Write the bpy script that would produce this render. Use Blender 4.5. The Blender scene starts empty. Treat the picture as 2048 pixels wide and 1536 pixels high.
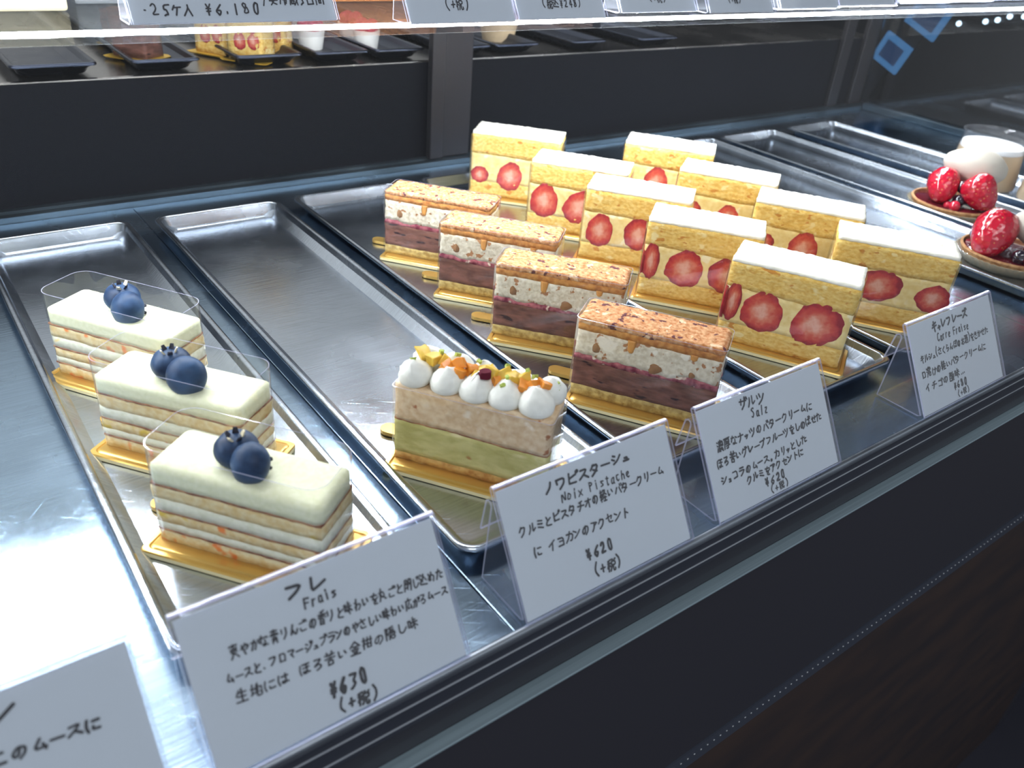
import bpy, bmesh, math, random
from mathutils import Vector, Matrix, noise
random.seed(7)
S = bpy.context.scene
COL = S.collection
PI = math.pi

# ------------------------------------------------------------------ camera, world, lights, exposure
cam_data = bpy.data.cameras.new('camera')
cam = bpy.data.objects.new('camera', cam_data)
COL.objects.link(cam)
cam_data.sensor_width = 36.0
cam_data.lens = 1658.556 / 2048 * 36.0
cam_data.clip_start = 0.01
R0 = (0.8030402, -0.590766, 0.0782422)      # camera right
R1 = (-0.2559995, -0.4605499, -0.8499165)   # camera down
R2 = (0.5381362, 0.6624872, -0.5210759)     # camera forward
cam.matrix_world = Matrix(((R0[0], -R1[0], -R2[0], -0.1441),
                           (R0[1], -R1[1], -R2[1], -0.1606),
                           (R0[2], -R1[2], -R2[2], 0.2400),
                           (0, 0, 0, 1)))
cam_data.dof.use_dof = True
cam_data.dof.focus_distance = 0.46
cam_data.dof.aperture_fstop = 13.0
S.camera = cam

world = bpy.data.worlds.new('shop_ambient')
S.world = world
world.use_nodes = True
bg = world.node_tree.nodes['Background']
bg.inputs[0].default_value = (0.68, 0.73, 0.79, 1)
WN, WL = world.node_tree.nodes, world.node_tree.links      # shop interior: lit at eye level, dim towards the ceiling
wt = WN.new('ShaderNodeTexCoord'); wsx = WN.new('ShaderNodeSeparateXYZ'); wmr = WN.new('ShaderNodeMapRange')
wmr.inputs[1].default_value = 0.15; wmr.inputs[2].default_value = 0.85
wmr.inputs[3].default_value = 0.80; wmr.inputs[4].default_value = 0.20
WL.new(wt.outputs['Generated'], wsx.inputs[0]); WL.new(wsx.outputs['Z'], wmr.inputs[0]); WL.new(wmr.outputs[0], bg.inputs[1])

def area(name, loc, target, size, size_y, power, color):
    l = bpy.data.lights.new(name, 'AREA')
    l.shape = 'RECTANGLE'; l.size = size; l.size_y = size_y
    l.energy = power; l.color = color
    o = bpy.data.objects.new(name, l); COL.objects.link(o)
    o.location = loc
    d = Vector(target) - Vector(loc)
    o.rotation_euler = d.to_track_quat('-Z', 'Y').to_euler()
    return o
area('shop_ceiling_light', (-0.3, -1.1, 1.7), (0.2, 0.15, 0), 1.6, 0.5, 15, (0.96, 0.97, 1.0))
area('back_room_light', (0.1, 0.95, 1.75), (0.35, 1.6, 0.5), 1.4, 0.4, 24, (0.95, 0.97, 1.0))

S.view_settings.view_transform = 'Standard'
S.view_settings.look = 'None'
S.view_settings.exposure = 0.0
S.view_settings.gamma = 1.0
S.view_settings.use_curve_mapping = False
S.cycles.transparent_max_bounces = 40
S.cycles.max_bounces = 10
S.cycles.sample_clamp_indirect = 6.0
LED = 190.0

# ------------------------------------------------------------------ materials
def new_mat(name):
    m = bpy.data.materials.new(name); m.use_nodes = True
    return m, m.node_tree.nodes, m.node_tree.links, m.node_tree.nodes['Principled BSDF']

def plain(name, col, rough=0.5, metal=0.0, spec=0.5, coat=0.0, bump=0.0, bscale=200):
    m, N, L, b = new_mat(name)
    b.inputs['Base Color'].default_value = (*col, 1)
    b.inputs['Roughness'].default_value = rough
    b.inputs['Metallic'].default_value = metal
    b.inputs['Specular IOR Level'].default_value = spec
    b.inputs['Coat Weight'].default_value = coat
    b.inputs['Coat Roughness'].default_value = 0.05
    if bump:
        tc = N.new('ShaderNodeTexCoord'); n = N.new('ShaderNodeTexNoise'); bp = N.new('ShaderNodeBump')
        n.inputs['Scale'].default_value = bscale; n.inputs['Detail'].default_value = 4
        bp.inputs['Strength'].default_value = bump; bp.inputs['Distance'].default_value = 0.001
        L.new(tc.outputs['Object'], n.inputs['Vector']); L.new(n.outputs['Fac'], bp.inputs['Height'])
        L.new(bp.outputs['Normal'], b.inputs['Normal'])
    return m

def crumb(name, c1, c2, scale=400, bump=0.6, specks=(), rough=0.8, stretch=(1, 1, 1), thr=(0.35, 0.65), sss=0.0):
    """mottled food material: two colours mixed by noise, optional speck layers (colour, scale, threshold)"""
    m, N, L, b = new_mat(name)
    b.inputs['Roughness'].default_value = rough
    b.inputs['Specular IOR Level'].default_value = 0.25
    tc = N.new('ShaderNodeTexCoord'); mp = N.new('ShaderNodeMapping')
    mp.inputs['Scale'].default_value = stretch
    oi = N.new('ShaderNodeObjectInfo'); ad = N.new('ShaderNodeVectorMath'); ad.operation = 'ADD'
    L.new(tc.outputs['Object'], ad.inputs[0]); L.new(oi.outputs['Location'], ad.inputs[1])
    L.new(ad.outputs[0], mp.inputs['Vector'])
    n = N.new('ShaderNodeTexNoise'); n.inputs['Scale'].default_value = scale; n.inputs['Detail'].default_value = 5
    L.new(mp.outputs[0], n.inputs['Vector'])
    r = N.new('ShaderNodeValToRGB')
    r.color_ramp.elements[0].position = thr[0]; r.color_ramp.elements[1].position = thr[1]
    r.color_ramp.elements[0].color = (*c1, 1); r.color_ramp.elements[1].color = (*c2, 1)
    L.new(n.outputs['Fac'], r.inputs[0])
    out = r.outputs[0]
    for k, (sc, ss, th) in enumerate(specks):
        n2 = N.new('ShaderNodeTexNoise'); n2.inputs['Scale'].default_value = ss; n2.inputs['Detail'].default_value = 2
        of = N.new('ShaderNodeVectorMath'); of.operation = 'ADD'; of.inputs[1].default_value = (3.1 + k, 1.7 * k, 5.3)
        L.new(mp.outputs[0], of.inputs[0]); L.new(of.outputs[0], n2.inputs['Vector'])
        rr = N.new('ShaderNodeValToRGB')
        rr.color_ramp.elements[0].position = th; rr.color_ramp.elements[1].position = th + 0.05
        rr.color_ramp.elements[0].color = (0, 0, 0, 1); rr.color_ramp.elements[1].color = (1, 1, 1, 1)
        L.new(n2.outputs['Fac'], rr.inputs[0])
        mx = N.new('ShaderNodeMix'); mx.data_type = 'RGBA'
        L.new(rr.outputs[0], mx.inputs[0]); L.new(out, mx.inputs[6]); mx.inputs[7].default_value = (*sc, 1)
        out = mx.outputs[2]
    L.new(out, b.inputs['Base Color'])
    if bump:
        bp = N.new('ShaderNodeBump'); bp.inputs['Strength'].default_value = bump; bp.inputs['Distance'].default_value = 0.0008
        L.new(n.outputs['Fac'], bp.inputs['Height']); L.new(bp.outputs['Normal'], b.inputs['Normal'])
    return m

def steel(name, col, rough, scratch=0.25, stretch=(30, 900, 30), metal=1.0):
    m, N, L, b = new_mat(name)
    b.inputs['Metallic'].default_value = metal
    tc = N.new('ShaderNodeTexCoord')
    mp = N.new('ShaderNodeMapping'); mp.inputs['Scale'].default_value = stretch
    n = N.new('ShaderNodeTexNoise'); n.inputs['Scale'].default_value = 1.0; n.inputs['Detail'].default_value = 6
    n2 = N.new('ShaderNodeTexNoise'); n2.inputs['Scale'].default_value = 14; n2.inputs['Detail'].default_value = 4
    L.new(tc.outputs['Object'], mp.inputs['Vector']); L.new(mp.outputs[0], n.inputs['Vector'])
    L.new(tc.outputs['Object'], n2.inputs['Vector'])
    # two sets of fine criss-cross scratches
    sc = []
    for a in (0.6, -0.9):
        m1 = N.new('ShaderNodeMapping'); m1.inputs['Rotation'].default_value = (0, 0, a)
        m2 = N.new('ShaderNodeMapping'); m2.inputs['Scale'].default_value = (25, 1400, 1)
        n4 = N.new('ShaderNodeTexNoise'); n4.inputs['Scale'].default_value = 1; n4.inputs['Detail'].default_value = 2
        c4 = N.new('ShaderNodeMapRange'); c4.inputs[1].default_value = 0.66; c4.inputs[2].default_value = 0.72
        L.new(tc.outputs['Object'], m1.inputs['Vector']); L.new(m1.outputs[0], m2.inputs['Vector']); L.new(m2.outputs[0], n4.inputs['Vector']); L.new(n4.outputs['Fac'], c4.inputs[0])
        sc.append(c4)
    cr = N.new('ShaderNodeMath'); cr.operation = 'MAXIMUM'
    L.new(sc[0].outputs[0], cr.inputs[0]); L.new(sc[1].outputs[0], cr.inputs[1])
    mr = N.new('ShaderNodeMapRange'); mr.inputs[1].default_value = 0.3; mr.inputs[2].default_value = 0.7
    mr.inputs[3].default_value = rough * 0.75; mr.inputs[4].default_value = rough * 1.3
    L.new(n2.outputs['Fac'], mr.inputs[0])
    L.new(mr.outputs[0], b.inputs['Roughness'])
    r = N.new('ShaderNodeValToRGB')
    r.color_ramp.elements[0].position = 0.3; r.color_ramp.elements[1].position = 0.75
    r.color_ramp.elements[0].color = (*[c * 0.88 for c in col], 1); r.color_ramp.elements[1].color = (*[min(1, c * 1.1) for c in col], 1)
    L.new(n.outputs['Fac'], r.inputs[0]); L.new(r.outputs[0], b.inputs['Base Color'])
    ad = N.new('ShaderNodeMath'); ad.operation = 'MULTIPLY_ADD'; ad.inputs[1].default_value = 0.25
    L.new(cr.outputs[0], ad.inputs[0]); L.new(n.outputs['Fac'], ad.inputs[2])
    bp = N.new('ShaderNodeBump'); bp.inputs['Strength'].default_value = scratch; bp.inputs['Distance'].default_value = 0.0002
    L.new(ad.outputs[0], bp.inputs['Height']); L.new(bp.outputs['Normal'], b.inputs['Normal'])
    return m

def clear(name, tint=(0.97, 0.98, 0.99), rough=0.03, ior=1.45, gain=1.0, milk=0.0, milkcol=(0.8, 0.82, 0.9)):
    m = bpy.data.materials.new(name); m.use_nodes = True
    N, L = m.node_tree.nodes, m.node_tree.links
    N.clear()
    out = N.new('ShaderNodeOutputMaterial')
    t = N.new('ShaderNodeBsdfTransparent'); t.inputs[0].default_value = (*tint, 1)
    g = N.new('ShaderNodeBsdfGlossy'); g.inputs['Roughness'].default_value = rough
    fr = N.new('ShaderNodeFresnel')
    ge = N.new('ShaderNodeNewGeometry'); mrg = N.new('ShaderNodeMapRange')      # same reflectance on entering and leaving faces
    mrg.inputs[3].default_value = ior; mrg.inputs[4].default_value = 1 / ior
    L.new(ge.outputs['Backfacing'], mrg.inputs[0]); L.new(mrg.outputs[0], fr.inputs[0])
    mu = N.new('ShaderNodeMath'); mu.operation = 'MULTIPLY'; mu.inputs[1].default_value = gain; mu.use_clamp = True
    L.new(fr.outputs[0], mu.inputs[0])
    mix = N.new('ShaderNodeMixShader')
    L.new(mu.outputs[0], mix.inputs[0]); L.new(t.outputs[0], mix.inputs[1]); L.new(g.outputs[0], mix.inputs[2])
    last = mix
    if milk:
        d = N.new('ShaderNodeBsdfDiffuse'); d.inputs[0].default_value = (*milkcol, 1)
        m2 = N.new('ShaderNodeMixShader'); m2.inputs[0].default_value = milk
        L.new(last.outputs[0], m2.inputs[1]); L.new(d.outputs[0], m2.inputs[2]); last = m2
    L.new(last.outputs[0], out.inputs[0])
    return m

def emit(name, col, strength):
    m = bpy.data.materials.new(name); m.use_nodes = True
    N, L = m.node_tree.nodes, m.node_tree.links
    N.clear()
    e = N.new('ShaderNodeEmission'); e.inputs[0].default_value = (*col, 1); e.inputs[1].default_value = strength
    o = N.new('ShaderNodeOutputMaterial'); L.new(e.outputs[0], o.inputs[0])
    return m

M = {}
M['tray'] = steel('tray_steel', (0.50, 0.55, 0.62), 0.24)
M['deck'] = steel('deck_steel', (0.33, 0.43, 0.54), 0.24)
M['rail'] = steel('rail_steel', (0.62, 0.68, 0.76), 0.30, 0.1, (20, 900, 900))
M['channel'] = steel('channel_steel', (0.28, 0.37, 0.42), 0.40, 0.15, (12, 900, 900), 0.35)
M['darktray'] = steel('dark_tray_steel', (0.07, 0.08, 0.11), 0.30)
M['track'] = steel('track_steel', (0.16, 0.21, 0.25), 0.40, 0.15, (12, 900, 900))
M['line'] = plain('pale_line', (0.42, 0.45, 0.50), 0.4)
M['ledge'] = steel('rear_ledge_steel', (0.42, 0.40, 0.38), 0.25)
M['black'] = plain('black_panel', (0.034, 0.034, 0.044), 0.45, 0, 0.3)
M['wallblack'] = plain('black_wall_panel', (0.0048, 0.0052, 0.0075), 0.5, 0, 0.06)
M['groove'] = plain('dark_rail_face', (0.034, 0.038, 0.054), 0.4, 0, 0.4)
M['bronze'] = plain('bronze_frame', (0.03, 0.028, 0.032), 0.35, 0.5)
M['strip'] = plain('dark_blue_strip', (0.045, 0.053, 0.075), 0.4)
M['dot'] = plain('strip_rivet', (0.35, 0.37, 0.4), 0.3, 0.8)
M['brown'] = crumb('dark_brown_wood', (0.030, 0.025, 0.028), (0.050, 0.034, 0.030), 12, 0.05, rough=0.5, stretch=(1, 1, 3))
M['floor'] = plain('dark_floor', (0.035, 0.036, 0.052), 0.6)
M['room'] = plain('pale_back_wall', (0.55, 0.55, 0.53), 0.8)
M['acrylic'] = clear('clear_acrylic', (0.965, 0.97, 0.985), 0.03, 1.45, 1.0, 0.02)
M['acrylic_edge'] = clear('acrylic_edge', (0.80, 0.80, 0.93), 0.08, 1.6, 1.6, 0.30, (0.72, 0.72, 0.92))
M['glass'] = clear('pane_glass', (0.985, 0.99, 0.99), 0.0, 1.45, 0.35)
M['shelfglass'] = clear('shelf_glass', (0.97, 0.98, 0.98), 0.02, 1.5, 0.6, 0.0)
M['film'] = clear('acetate_film', (0.975, 0.975, 0.97), 0.06, 1.5, 1.3, 0.012, (0.85, 0.85, 0.82))
M['mirror'] = clear('smoked_mirror', (0.45, 0.52, 0.60), 0.02, 1.5, 3.0)
M['paper'] = plain('white_card', (0.64, 0.70, 0.75), 0.7, 0, 0.2, bump=0.03, bscale=900)
M['ink'] = plain('black_ink', (0.012, 0.011, 0.018), 0.5, 0, 0.2)
M['gold'] = plain('gold_board', (0.70, 0.44, 0.12), 0.30, 0.75, bump=0.04, bscale=300)
M['goldedge'] = plain('gold_board_edge', (0.85, 0.72, 0.40), 0.45, 0.3)
M['led'] = emit('light_strip', (0.90, 0.95, 1.0), LED)
# food
M['mousse'] = crumb('pale_green_mousse', (0.76, 0.77, 0.52), (0.84, 0.84, 0.62), 500, 0.25, rough=0.6)
M['mousse_white'] = crumb('white_mousse', (0.74, 0.74, 0.58), (0.86, 0.85, 0.72), 420, 0.4, [((0.80, 0.62, 0.25), 110, 0.70)], rough=0.7)
M['frais_sponge'] = crumb('carrot_sponge', (0.72, 0.52, 0.24), (0.82, 0.70, 0.42), 300, 0.7, [((0.82, 0.24, 0.06), 95, 0.64), ((0.70, 0.50, 0.08), 80, 0.66)])
M['bake_line'] = crumb('browned_sponge_skin', (0.20, 0.07, 0.04), (0.52, 0.26, 0.13), 260, 0.8)
M['carre_top'] = crumb('white_cream_top', (0.90, 0.87, 0.74), (0.95, 0.93, 0.84), 300, 0.8, rough=0.7)
M['carre_sponge'] = crumb('yellow_sponge', (0.74, 0.44, 0.09), (0.90, 0.66, 0.22), 330, 1.0, [((0.62, 0.27, 0.05), 130, 0.64), ((0.93, 0.76, 0.36), 90, 0.64)], stretch=(1, 1, 1.6))
M['carre_cream'] = crumb('buttercream', (0.84, 0.62, 0.24), (0.93, 0.76, 0.36), 260, 0.4, [((0.94, 0.84, 0.56), 90, 0.62)], rough=0.6)
M['salz_crust'] = crumb('toasted_biscuit', (0.48, 0.17, 0.05), (0.74, 0.42, 0.21), 420, 1.0, [((0.13, 0.035, 0.04), 230, 0.61), ((0.86, 0.60, 0.38), 160, 0.62)])
M['salz_side'] = crumb('biscuit_side', (0.40, 0.14, 0.03), (0.64, 0.30, 0.08), 300, 0.8)
M['salz_cream'] = crumb('nut_buttercream', (0.62, 0.54, 0.40), (0.82, 0.76, 0.62), 420, 0.9, [((0.42, 0.20, 0.09), 230, 0.61), ((0.85, 0.80, 0.68), 120, 0.62)])
M['salz_berry'] = crumb('raspberry_crumbs', (0.16, 0.008, 0.035), (0.50, 0.16, 0.18), 260, 1.2, [((0.74, 0.62, 0.50), 150, 0.60)])
M['salz_choc'] = crumb('chocolate_mousse', (0.10, 0.040, 0.028), (0.22, 0.092, 0.068), 200, 0.8, [((0.03, 0.012, 0.014), 150, 0.64)], stretch=(0.5, 0.5, 1.5))
M['salz_sponge'] = crumb('nut_sponge', (0.34, 0.22, 0.06), (0.60, 0.45, 0.16), 330, 0.9, [((0.08, 0.05, 0.02), 200, 0.71)])
M['nut'] = crumb('walnut', (0.25, 0.10, 0.04), (0.52, 0.28, 0.12), 300, 0.6)
M['caramel'] = plain('caramel', (0.66, 0.30, 0.07), 0.3)
M['pist_cream'] = crumb('walnut_buttercream', (0.66, 0.46, 0.28), (0.80, 0.64, 0.44), 330, 0.7, [((0.42, 0.17, 0.08), 170, 0.67), ((0.85, 0.74, 0.60), 80, 0.66)])
M['pist_green'] = crumb('pistachio_cream', (0.46, 0.42, 0.14), (0.62, 0.57, 0.24), 200, 0.7, [((0.38, 0.20, 0.06), 130, 0.74), ((0.74, 0.66, 0.36), 70, 0.66)], stretch=(0.6, 0.6, 1.3))
M['pist_base'] = crumb('baked_base', (0.44, 0.20, 0.05), (0.68, 0.42, 0.14), 260, 0.8)
M['cream'] = crumb('whipped_cream', (0.80, 0.80, 0.74), (0.88, 0.88, 0.82), 300, 0.25, [((0.10, 0.08, 0.08), 520, 0.775)], rough=0.55)
M['quenelle'] = crumb('cream_quenelle', (0.60, 0.56, 0.48), (0.70, 0.66, 0.58), 300, 0.3, [((0.40, 0.20, 0.12), 160, 0.64)], rough=0.55)
M['blueberry'] = crumb('blueberry', (0.006, 0.014, 0.042), (0.038, 0.085, 0.18), 110, 0.15, rough=0.5, thr=(0.3, 0.75))
M['calyx'] = crumb('berry_crown', (0.008, 0.008, 0.015), (0.06, 0.06, 0.08), 300, 0.3)
M['calyx_pale'] = plain('berry_crown_pale', (0.75, 0.66, 0.45), 0.7)
M['orange_peel'] = plain('candied_orange', (0.85, 0.30, 0.03), 0.2, 0, 0.6, bump=0.3, bscale=300)
M['yellow_peel'] = plain('candied_citrus', (0.86, 0.56, 0.07), 0.2, 0, 0.6, bump=0.3, bscale=300)
M['pistachio'] = plain('pistachio_nut', (0.45, 0.55, 0.10), 0.6, bump=0.4, bscale=400)
M['freeze_berry'] = crumb('raspberry_crumb', (0.35, 0.01, 0.06), (0.6, 0.06, 0.14), 500, 1.2)
M['tart_shell'] = crumb('tart_pastry', (0.30, 0.14, 0.06), (0.52, 0.30, 0.14), 260, 0.8)
M['jelly'] = plain('dark_berry_jelly', (0.09, 0.008, 0.014), 0.12, 0, 0.6, 0.6)
M['currant'] = plain('black_currant', (0.015, 0.008, 0.02), 0.08, 0, 0.7, 1.0)
M['redcurrant'] = plain('red_currant', (0.55, 0.01, 0.04), 0.08, 0, 0.7, 1.0)
M['pudding'] = plain('beige_pudding', (0.66, 0.50, 0.31), 0.4)
M['pudding_top'] = plain('white_pudding_top', (0.9, 0.89, 0.85), 0.4)
M['case_paper'] = clear('clear_fluted_case', (0.86, 0.86, 0.84), 0.1, 1.6, 2.0, 0.25, (0.75, 0.68, 0.5))
M['screen_frame'] = emit('blue_display_frame', (0.16, 0.42, 0.70), 1.5)  # added glow standing in for a blue reflection
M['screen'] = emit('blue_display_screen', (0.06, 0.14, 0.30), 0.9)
M['bulb'] = emit('small_bulb', (0.9, 0.95, 0.9), 12.0)  # added glow for bright dots reflected in the end glass
M['box_cream'] = plain('cream_box', (0.40, 0.34, 0.22), 0.6)
M['box_orange'] = plain('orange_box', (0.36, 0.13, 0.035), 0.6)
M['box_grey'] = plain('grey_box', (0.20, 0.21, 0.22), 0.6)
M['box_brown'] = plain('brown_box', (0.20, 0.12, 0.10), 0.6)
M['yellow_wrap'] = plain('gold_wrap', (0.80, 0.50, 0.06), 0.35, 0.4)

def strawberry_cut():
    m, N, L, b = new_mat('cut_strawberry')
    tc = N.new('ShaderNodeTexCoord')
    sep = N.new('ShaderNodeSeparateXYZ'); L.new(tc.outputs['Object'], sep.inputs[0])
    cmb = N.new('ShaderNodeCombineXYZ'); L.new(sep.outputs['X'], cmb.inputs['X']); L.new(sep.outputs['Z'], cmb.inputs['Z'])
    ln = N.new('ShaderNodeVectorMath'); ln.operation = 'LENGTH'
    n = N.new('ShaderNodeTexNoise'); n.inputs['Scale'].default_value = 3.5; n.inputs['Detail'].default_value = 4
    L.new(tc.outputs['Object'], n.inputs['Vector'])
    L.new(cmb.outputs[0], ln.inputs[0])
    ma = N.new('ShaderNodeMath'); ma.operation = 'MULTIPLY_ADD'; ma.inputs[1].default_value = 0.8
    L.new(n.outputs['Fac'], ma.inputs[0]); L.new(ln.outputs['Value'], ma.inputs[2])
    r = N.new('ShaderNodeValToRGB'); e = r.color_ramp.elements
    e[0].position = 0.38; e[0].color = (0.74, 0.26, 0.18, 1)
    e[1].position = 1.36; e[1].color = (0.30, 0.01, 0.02, 1)
    for p, c in ((0.55, (0.82, 0.44, 0.33, 1)), (0.78, (0.72, 0.22, 0.14, 1)), (1.0, (0.62, 0.085, 0.05, 1)), (1.2, (0.52, 0.035, 0.035, 1))):
        q = e.new(min(1, p / 1.4)); q.color = c
    e[0].position = 0.38 / 1.4
    mu = N.new('ShaderNodeMath'); mu.operation = 'MULTIPLY'; mu.inputs[1].default_value = 1 / 1.4
    L.new(ma.outputs[0], mu.inputs[0]); L.new(mu.outputs[0], r.inputs[0])
    L.new(r.outputs[0], b.inputs['Base Color'])
    b.inputs['Roughness'].default_value = 0.4
    bp = N.new('ShaderNodeBump'); bp.inputs['Strength'].default_value = 0.3; bp.inputs['Distance'].default_value = 0.001
    n3 = N.new('ShaderNodeTexNoise'); n3.inputs['Scale'].default_value = 14
    L.new(tc.outputs['Object'], n3.inputs['Vector']); L.new(n3.outputs['Fac'], bp.inputs['Height']); L.new(bp.outputs['Normal'], b.inputs['Normal'])
    return m
M['strawberry_cut'] = strawberry_cut()

def strawberry_whole():
    m, N, L, b = new_mat('glazed_strawberry')
    tc = N.new('ShaderNodeTexCoord')
    v = N.new('ShaderNodeTexVoronoi'); v.inputs['Scale'].default_value = 260
    L.new(tc.outputs['Object'], v.inputs['Vector'])
    r = N.new('ShaderNodeValToRGB'); e = r.color_ramp.elements
    e[0].position = 0.10; e[0].color = (0.66, 0.22, 0.08, 1); e[1].position = 0.2; e[1].color = (0.50, 0.008, 0.03, 1)
    L.new(v.outputs['Distance'], r.inputs[0]); L.new(r.outputs[0], b.inputs['Base Color'])
    b.inputs['Roughness'].default_value = 0.15; b.inputs['Coat Weight'].default_value = 0.8; b.inputs['Coat Roughness'].default_value = 0.05
    bp = N.new('ShaderNodeBump'); bp.inputs['Strength'].default_value = 0.8; bp.inputs['Distance'].default_value = 0.0012
    L.new(v.outputs['Distance'], bp.inputs['Height']); L.new(bp.outputs['Normal'], b.inputs['Normal'])
    return m
M['strawberry'] = strawberry_whole()

# ------------------------------------------------------------------ object helpers
def link(name, bm, mats, parent=None, loc=(0, 0, 0), rot=(0, 0, 0), scale=(1, 1, 1), smooth=False):
    me = bpy.data.meshes.new(name)
    bmesh.ops.recalc_face_normals(bm, faces=bm.faces[:])
    bm.to_mesh(me); bm.free()
    if not isinstance(mats, (list, tuple)): mats = [mats]
    for m in mats: me.materials.append(M[m] if isinstance(m, str) else m)
    if smooth:
        for p in me.polygons: p.use_smooth = True
        if smooth != 'all':
            try: me.set_sharp_from_angle(angle=math.radians(smooth if smooth is not True else 40))
            except Exception: pass
    o = bpy.data.objects.new(name, me); COL.objects.link(o)
    if parent: o.parent = parent
    o.location = loc; o.rotation_euler = rot; o.scale = scale
    return o

def thing(name, label, cat, loc=(0, 0, 0), rz=0.0, group=None):
    o = bpy.data.objects.new(name, None); COL.objects.link(o)
    o.empty_display_size = 0.01
    o.location = loc; o.rotation_euler = (0, 0, rz)
    o['label'] = label; o['category'] = cat
    if group: o['group'] = group
    return o

def tag(o, label, cat, group=None):
    o['label'] = label; o['category'] = cat
    if group: o['group'] = group
    return o

def copy_thing(root, loc, rz, label, skip=()):
    r = root.copy(); COL.objects.link(r)
    r.location = loc; r.rotation_euler = (0, 0, rz); r['label'] = label
    for ch in list(root.children):
        if ch.name.split('.')[0] in skip: continue
        c = ch.copy(); COL.objects.link(c); c.parent = r
        for g in list(ch.children):
            d = g.copy(); COL.objects.link(d); d.parent = c
    return r

def box(bm, x0, x1, y0, y1, z0, z1, mi=0):
    vs = [bm.verts.new((x, y, z)) for z in (z0, z1) for x, y in ((x0, y0), (x1, y0), (x1, y1), (x0, y1))]
    for q in ((3, 2, 1, 0), (4, 5, 6, 7), (0, 1, 5, 4), (1, 2, 6, 5), (2, 3, 7, 6), (3, 0, 4, 7)):
        f = bm.faces.new([vs[i] for i in q]); f.material_index = mi
    return vs

def bevelled_box(x0, x1, y0, y1, z0, z1, r=0.001, seg=2):
    bm = bmesh.new(); box(bm, x0, x1, y0, y1, z0, z1)
    bmesh.ops.bevel(bm, geom=bm.edges[:], offset=r, segments=seg, profile=0.5, affect='EDGES')
    return bm

def rrect(hx, hy, r, n=5):
    pts = []
    for cx, cy, a0 in ((hx - r, hy - r, 0), (-hx + r, hy - r, 90), (-hx + r, -hy + r, 180), (hx - r, -hy + r, 270)):
        for k in range(n + 1):
            a = math.radians(a0 + 90 * k / n)
            pts.append((cx + r * math.cos(a), cy + r * math.sin(a)))
    return pts

def loops(bm, rings, close0=True, close1=True, mi=0):
    """rings: list of lists of 3d points, same length; bridge them"""
    vr = [[bm.verts.new(p) for p in ring] for ring in rings]
    n = len(vr[0])
    for a, b in zip(vr, vr[1:]):
        for i in range(n):
            f = bm.faces.new((a[i], a[(i + 1) % n], b[(i + 1) % n], b[i])); f.material_index = mi
    if close0: bm.faces.new(list(reversed(vr[0]))).material_index = mi
    if close1: bm.faces.new(vr[-1]).material_index = mi
    return vr

def lathe(bm, prof, n=40, flute=0.0, nf=24, cx=0, cy=0):
    rings = []
    for r, z, fl in [(p + (0,))[:3] for p in prof]:
        rings.append([(cx + (r + fl * flute * math.cos(nf * 2 * PI * k / n)) * math.cos(2 * PI * k / n),
                       cy + (r + fl * flute * math.cos(nf * 2 * PI * k / n)) * math.sin(2 * PI * k / n), z) for k in range(n)])
    loops(bm, rings, prof[0][0] > 1e-6, prof[-1][0] > 1e-6)

def nz(x, y, z, s): return noise.noise(Vector((x * s, y * s, z * s)))

# ------------------------------------------------------------------ the room
def struct(name, bm, mats):
    o = link(name, bm, mats); o['kind'] = 'structure'; return o
bm = bmesh.new(); box(bm, -2.0, 5.0, -2.5, 2.2, -0.86, -0.81); struct('floor', bm, 'floor')
bm = bmesh.new(); box(bm, -2.0, 5.0, 1.9, 2.0, -0.81, 2.2); struct('wall_back', bm, 'room')
bm = bmesh.new(); box(bm, 1.30, 1.36, -0.2, 1.9, -0.81, 2.2); struct('wall_right', bm, 'wallblack')

# ------------------------------------------------------------------ the display case
case = thing('display_case', 'long steel and black refrigerated pastry display case', 'display case', (0, 0, 0))
XL, XR = -0.75, 0.99
for a, b in ((XL, -0.0008), (-0.0004, 0.468), (0.4685, XR)):
    link('deck_panel', bevelled_box(a, b, 0.0015, 0.497, -0.012, 0.0, 0.0005), 'deck', case)
# front rail: thin bright lip above a dark grooved face, black panel, glass channel, dotted strip
bm = bmesh.new()
prof = [(0.0014, -0.012), (0.0014, 0.0004), (0.0008, 0.0012), (-0.0002, 0.0013), (-0.0011, 0.0008), (-0.0015, -0.0003), (-0.0015, -0.0022), (-0.0008, -0.0030), (-0.0004, -0.012)]
rings = [[(x, y, z) for y, z in prof] for x in (XL, XR)]
loops(bm, rings); link('front_rail', bm, 'rail', case, smooth=40)
bm = bmesh.new(); box(bm, XL, XR, -0.0013, 0.0008, -0.0178, -0.0024)
link('rail_face', bm, 'groove', case)
for z in (-0.0068, -0.0150):
    bm = bmesh.new(); box(bm, XL, XR, -0.0017, -0.0013, z, z + 0.00045)
    link('rail_trim_line', bm, 'line', case)
link('front_panel', bevelled_box(XL, XR, -0.0006, 0.0030, -0.1830, -0.0179, 0.0003), 'black', case)
link('glass_channel', bevelled_box(XL, XR, -0.0072, -0.0007, -0.0332, -0.0320, 0.0003), 'channel', case)
bm = bmesh.new(); box(bm, XL, XR, -0.0016, 0.0030, -0.1985, -0.1832)
strip = link('dotted_strip', bm, 'strip', case)
bm = bmesh.new()
x = -0.12
while x < XR - 0.01:
    m = Matrix.Translation((x, -0.0016, -0.1895)) @ Matrix.Diagonal((0.0010, 0.0006, 0.0010, 1))
    bmesh.ops.create_icosphere(bm, subdivisions=1, radius=1, matrix=m)
    x += 0.0057
link('rivet_row', bm, 'dot', strip, smooth='all')
link('base_panel', bevelled_box(XL, XR, -0.0006, 0.015, -0.81, -0.1986, 0.001), 'brown', case)
bm = bmesh.new(); box(bm, XL, XR, -0.0034, -0.0019, -0.0319, 0.62)
link('glass_pane', bm, 'glass', case)
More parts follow.
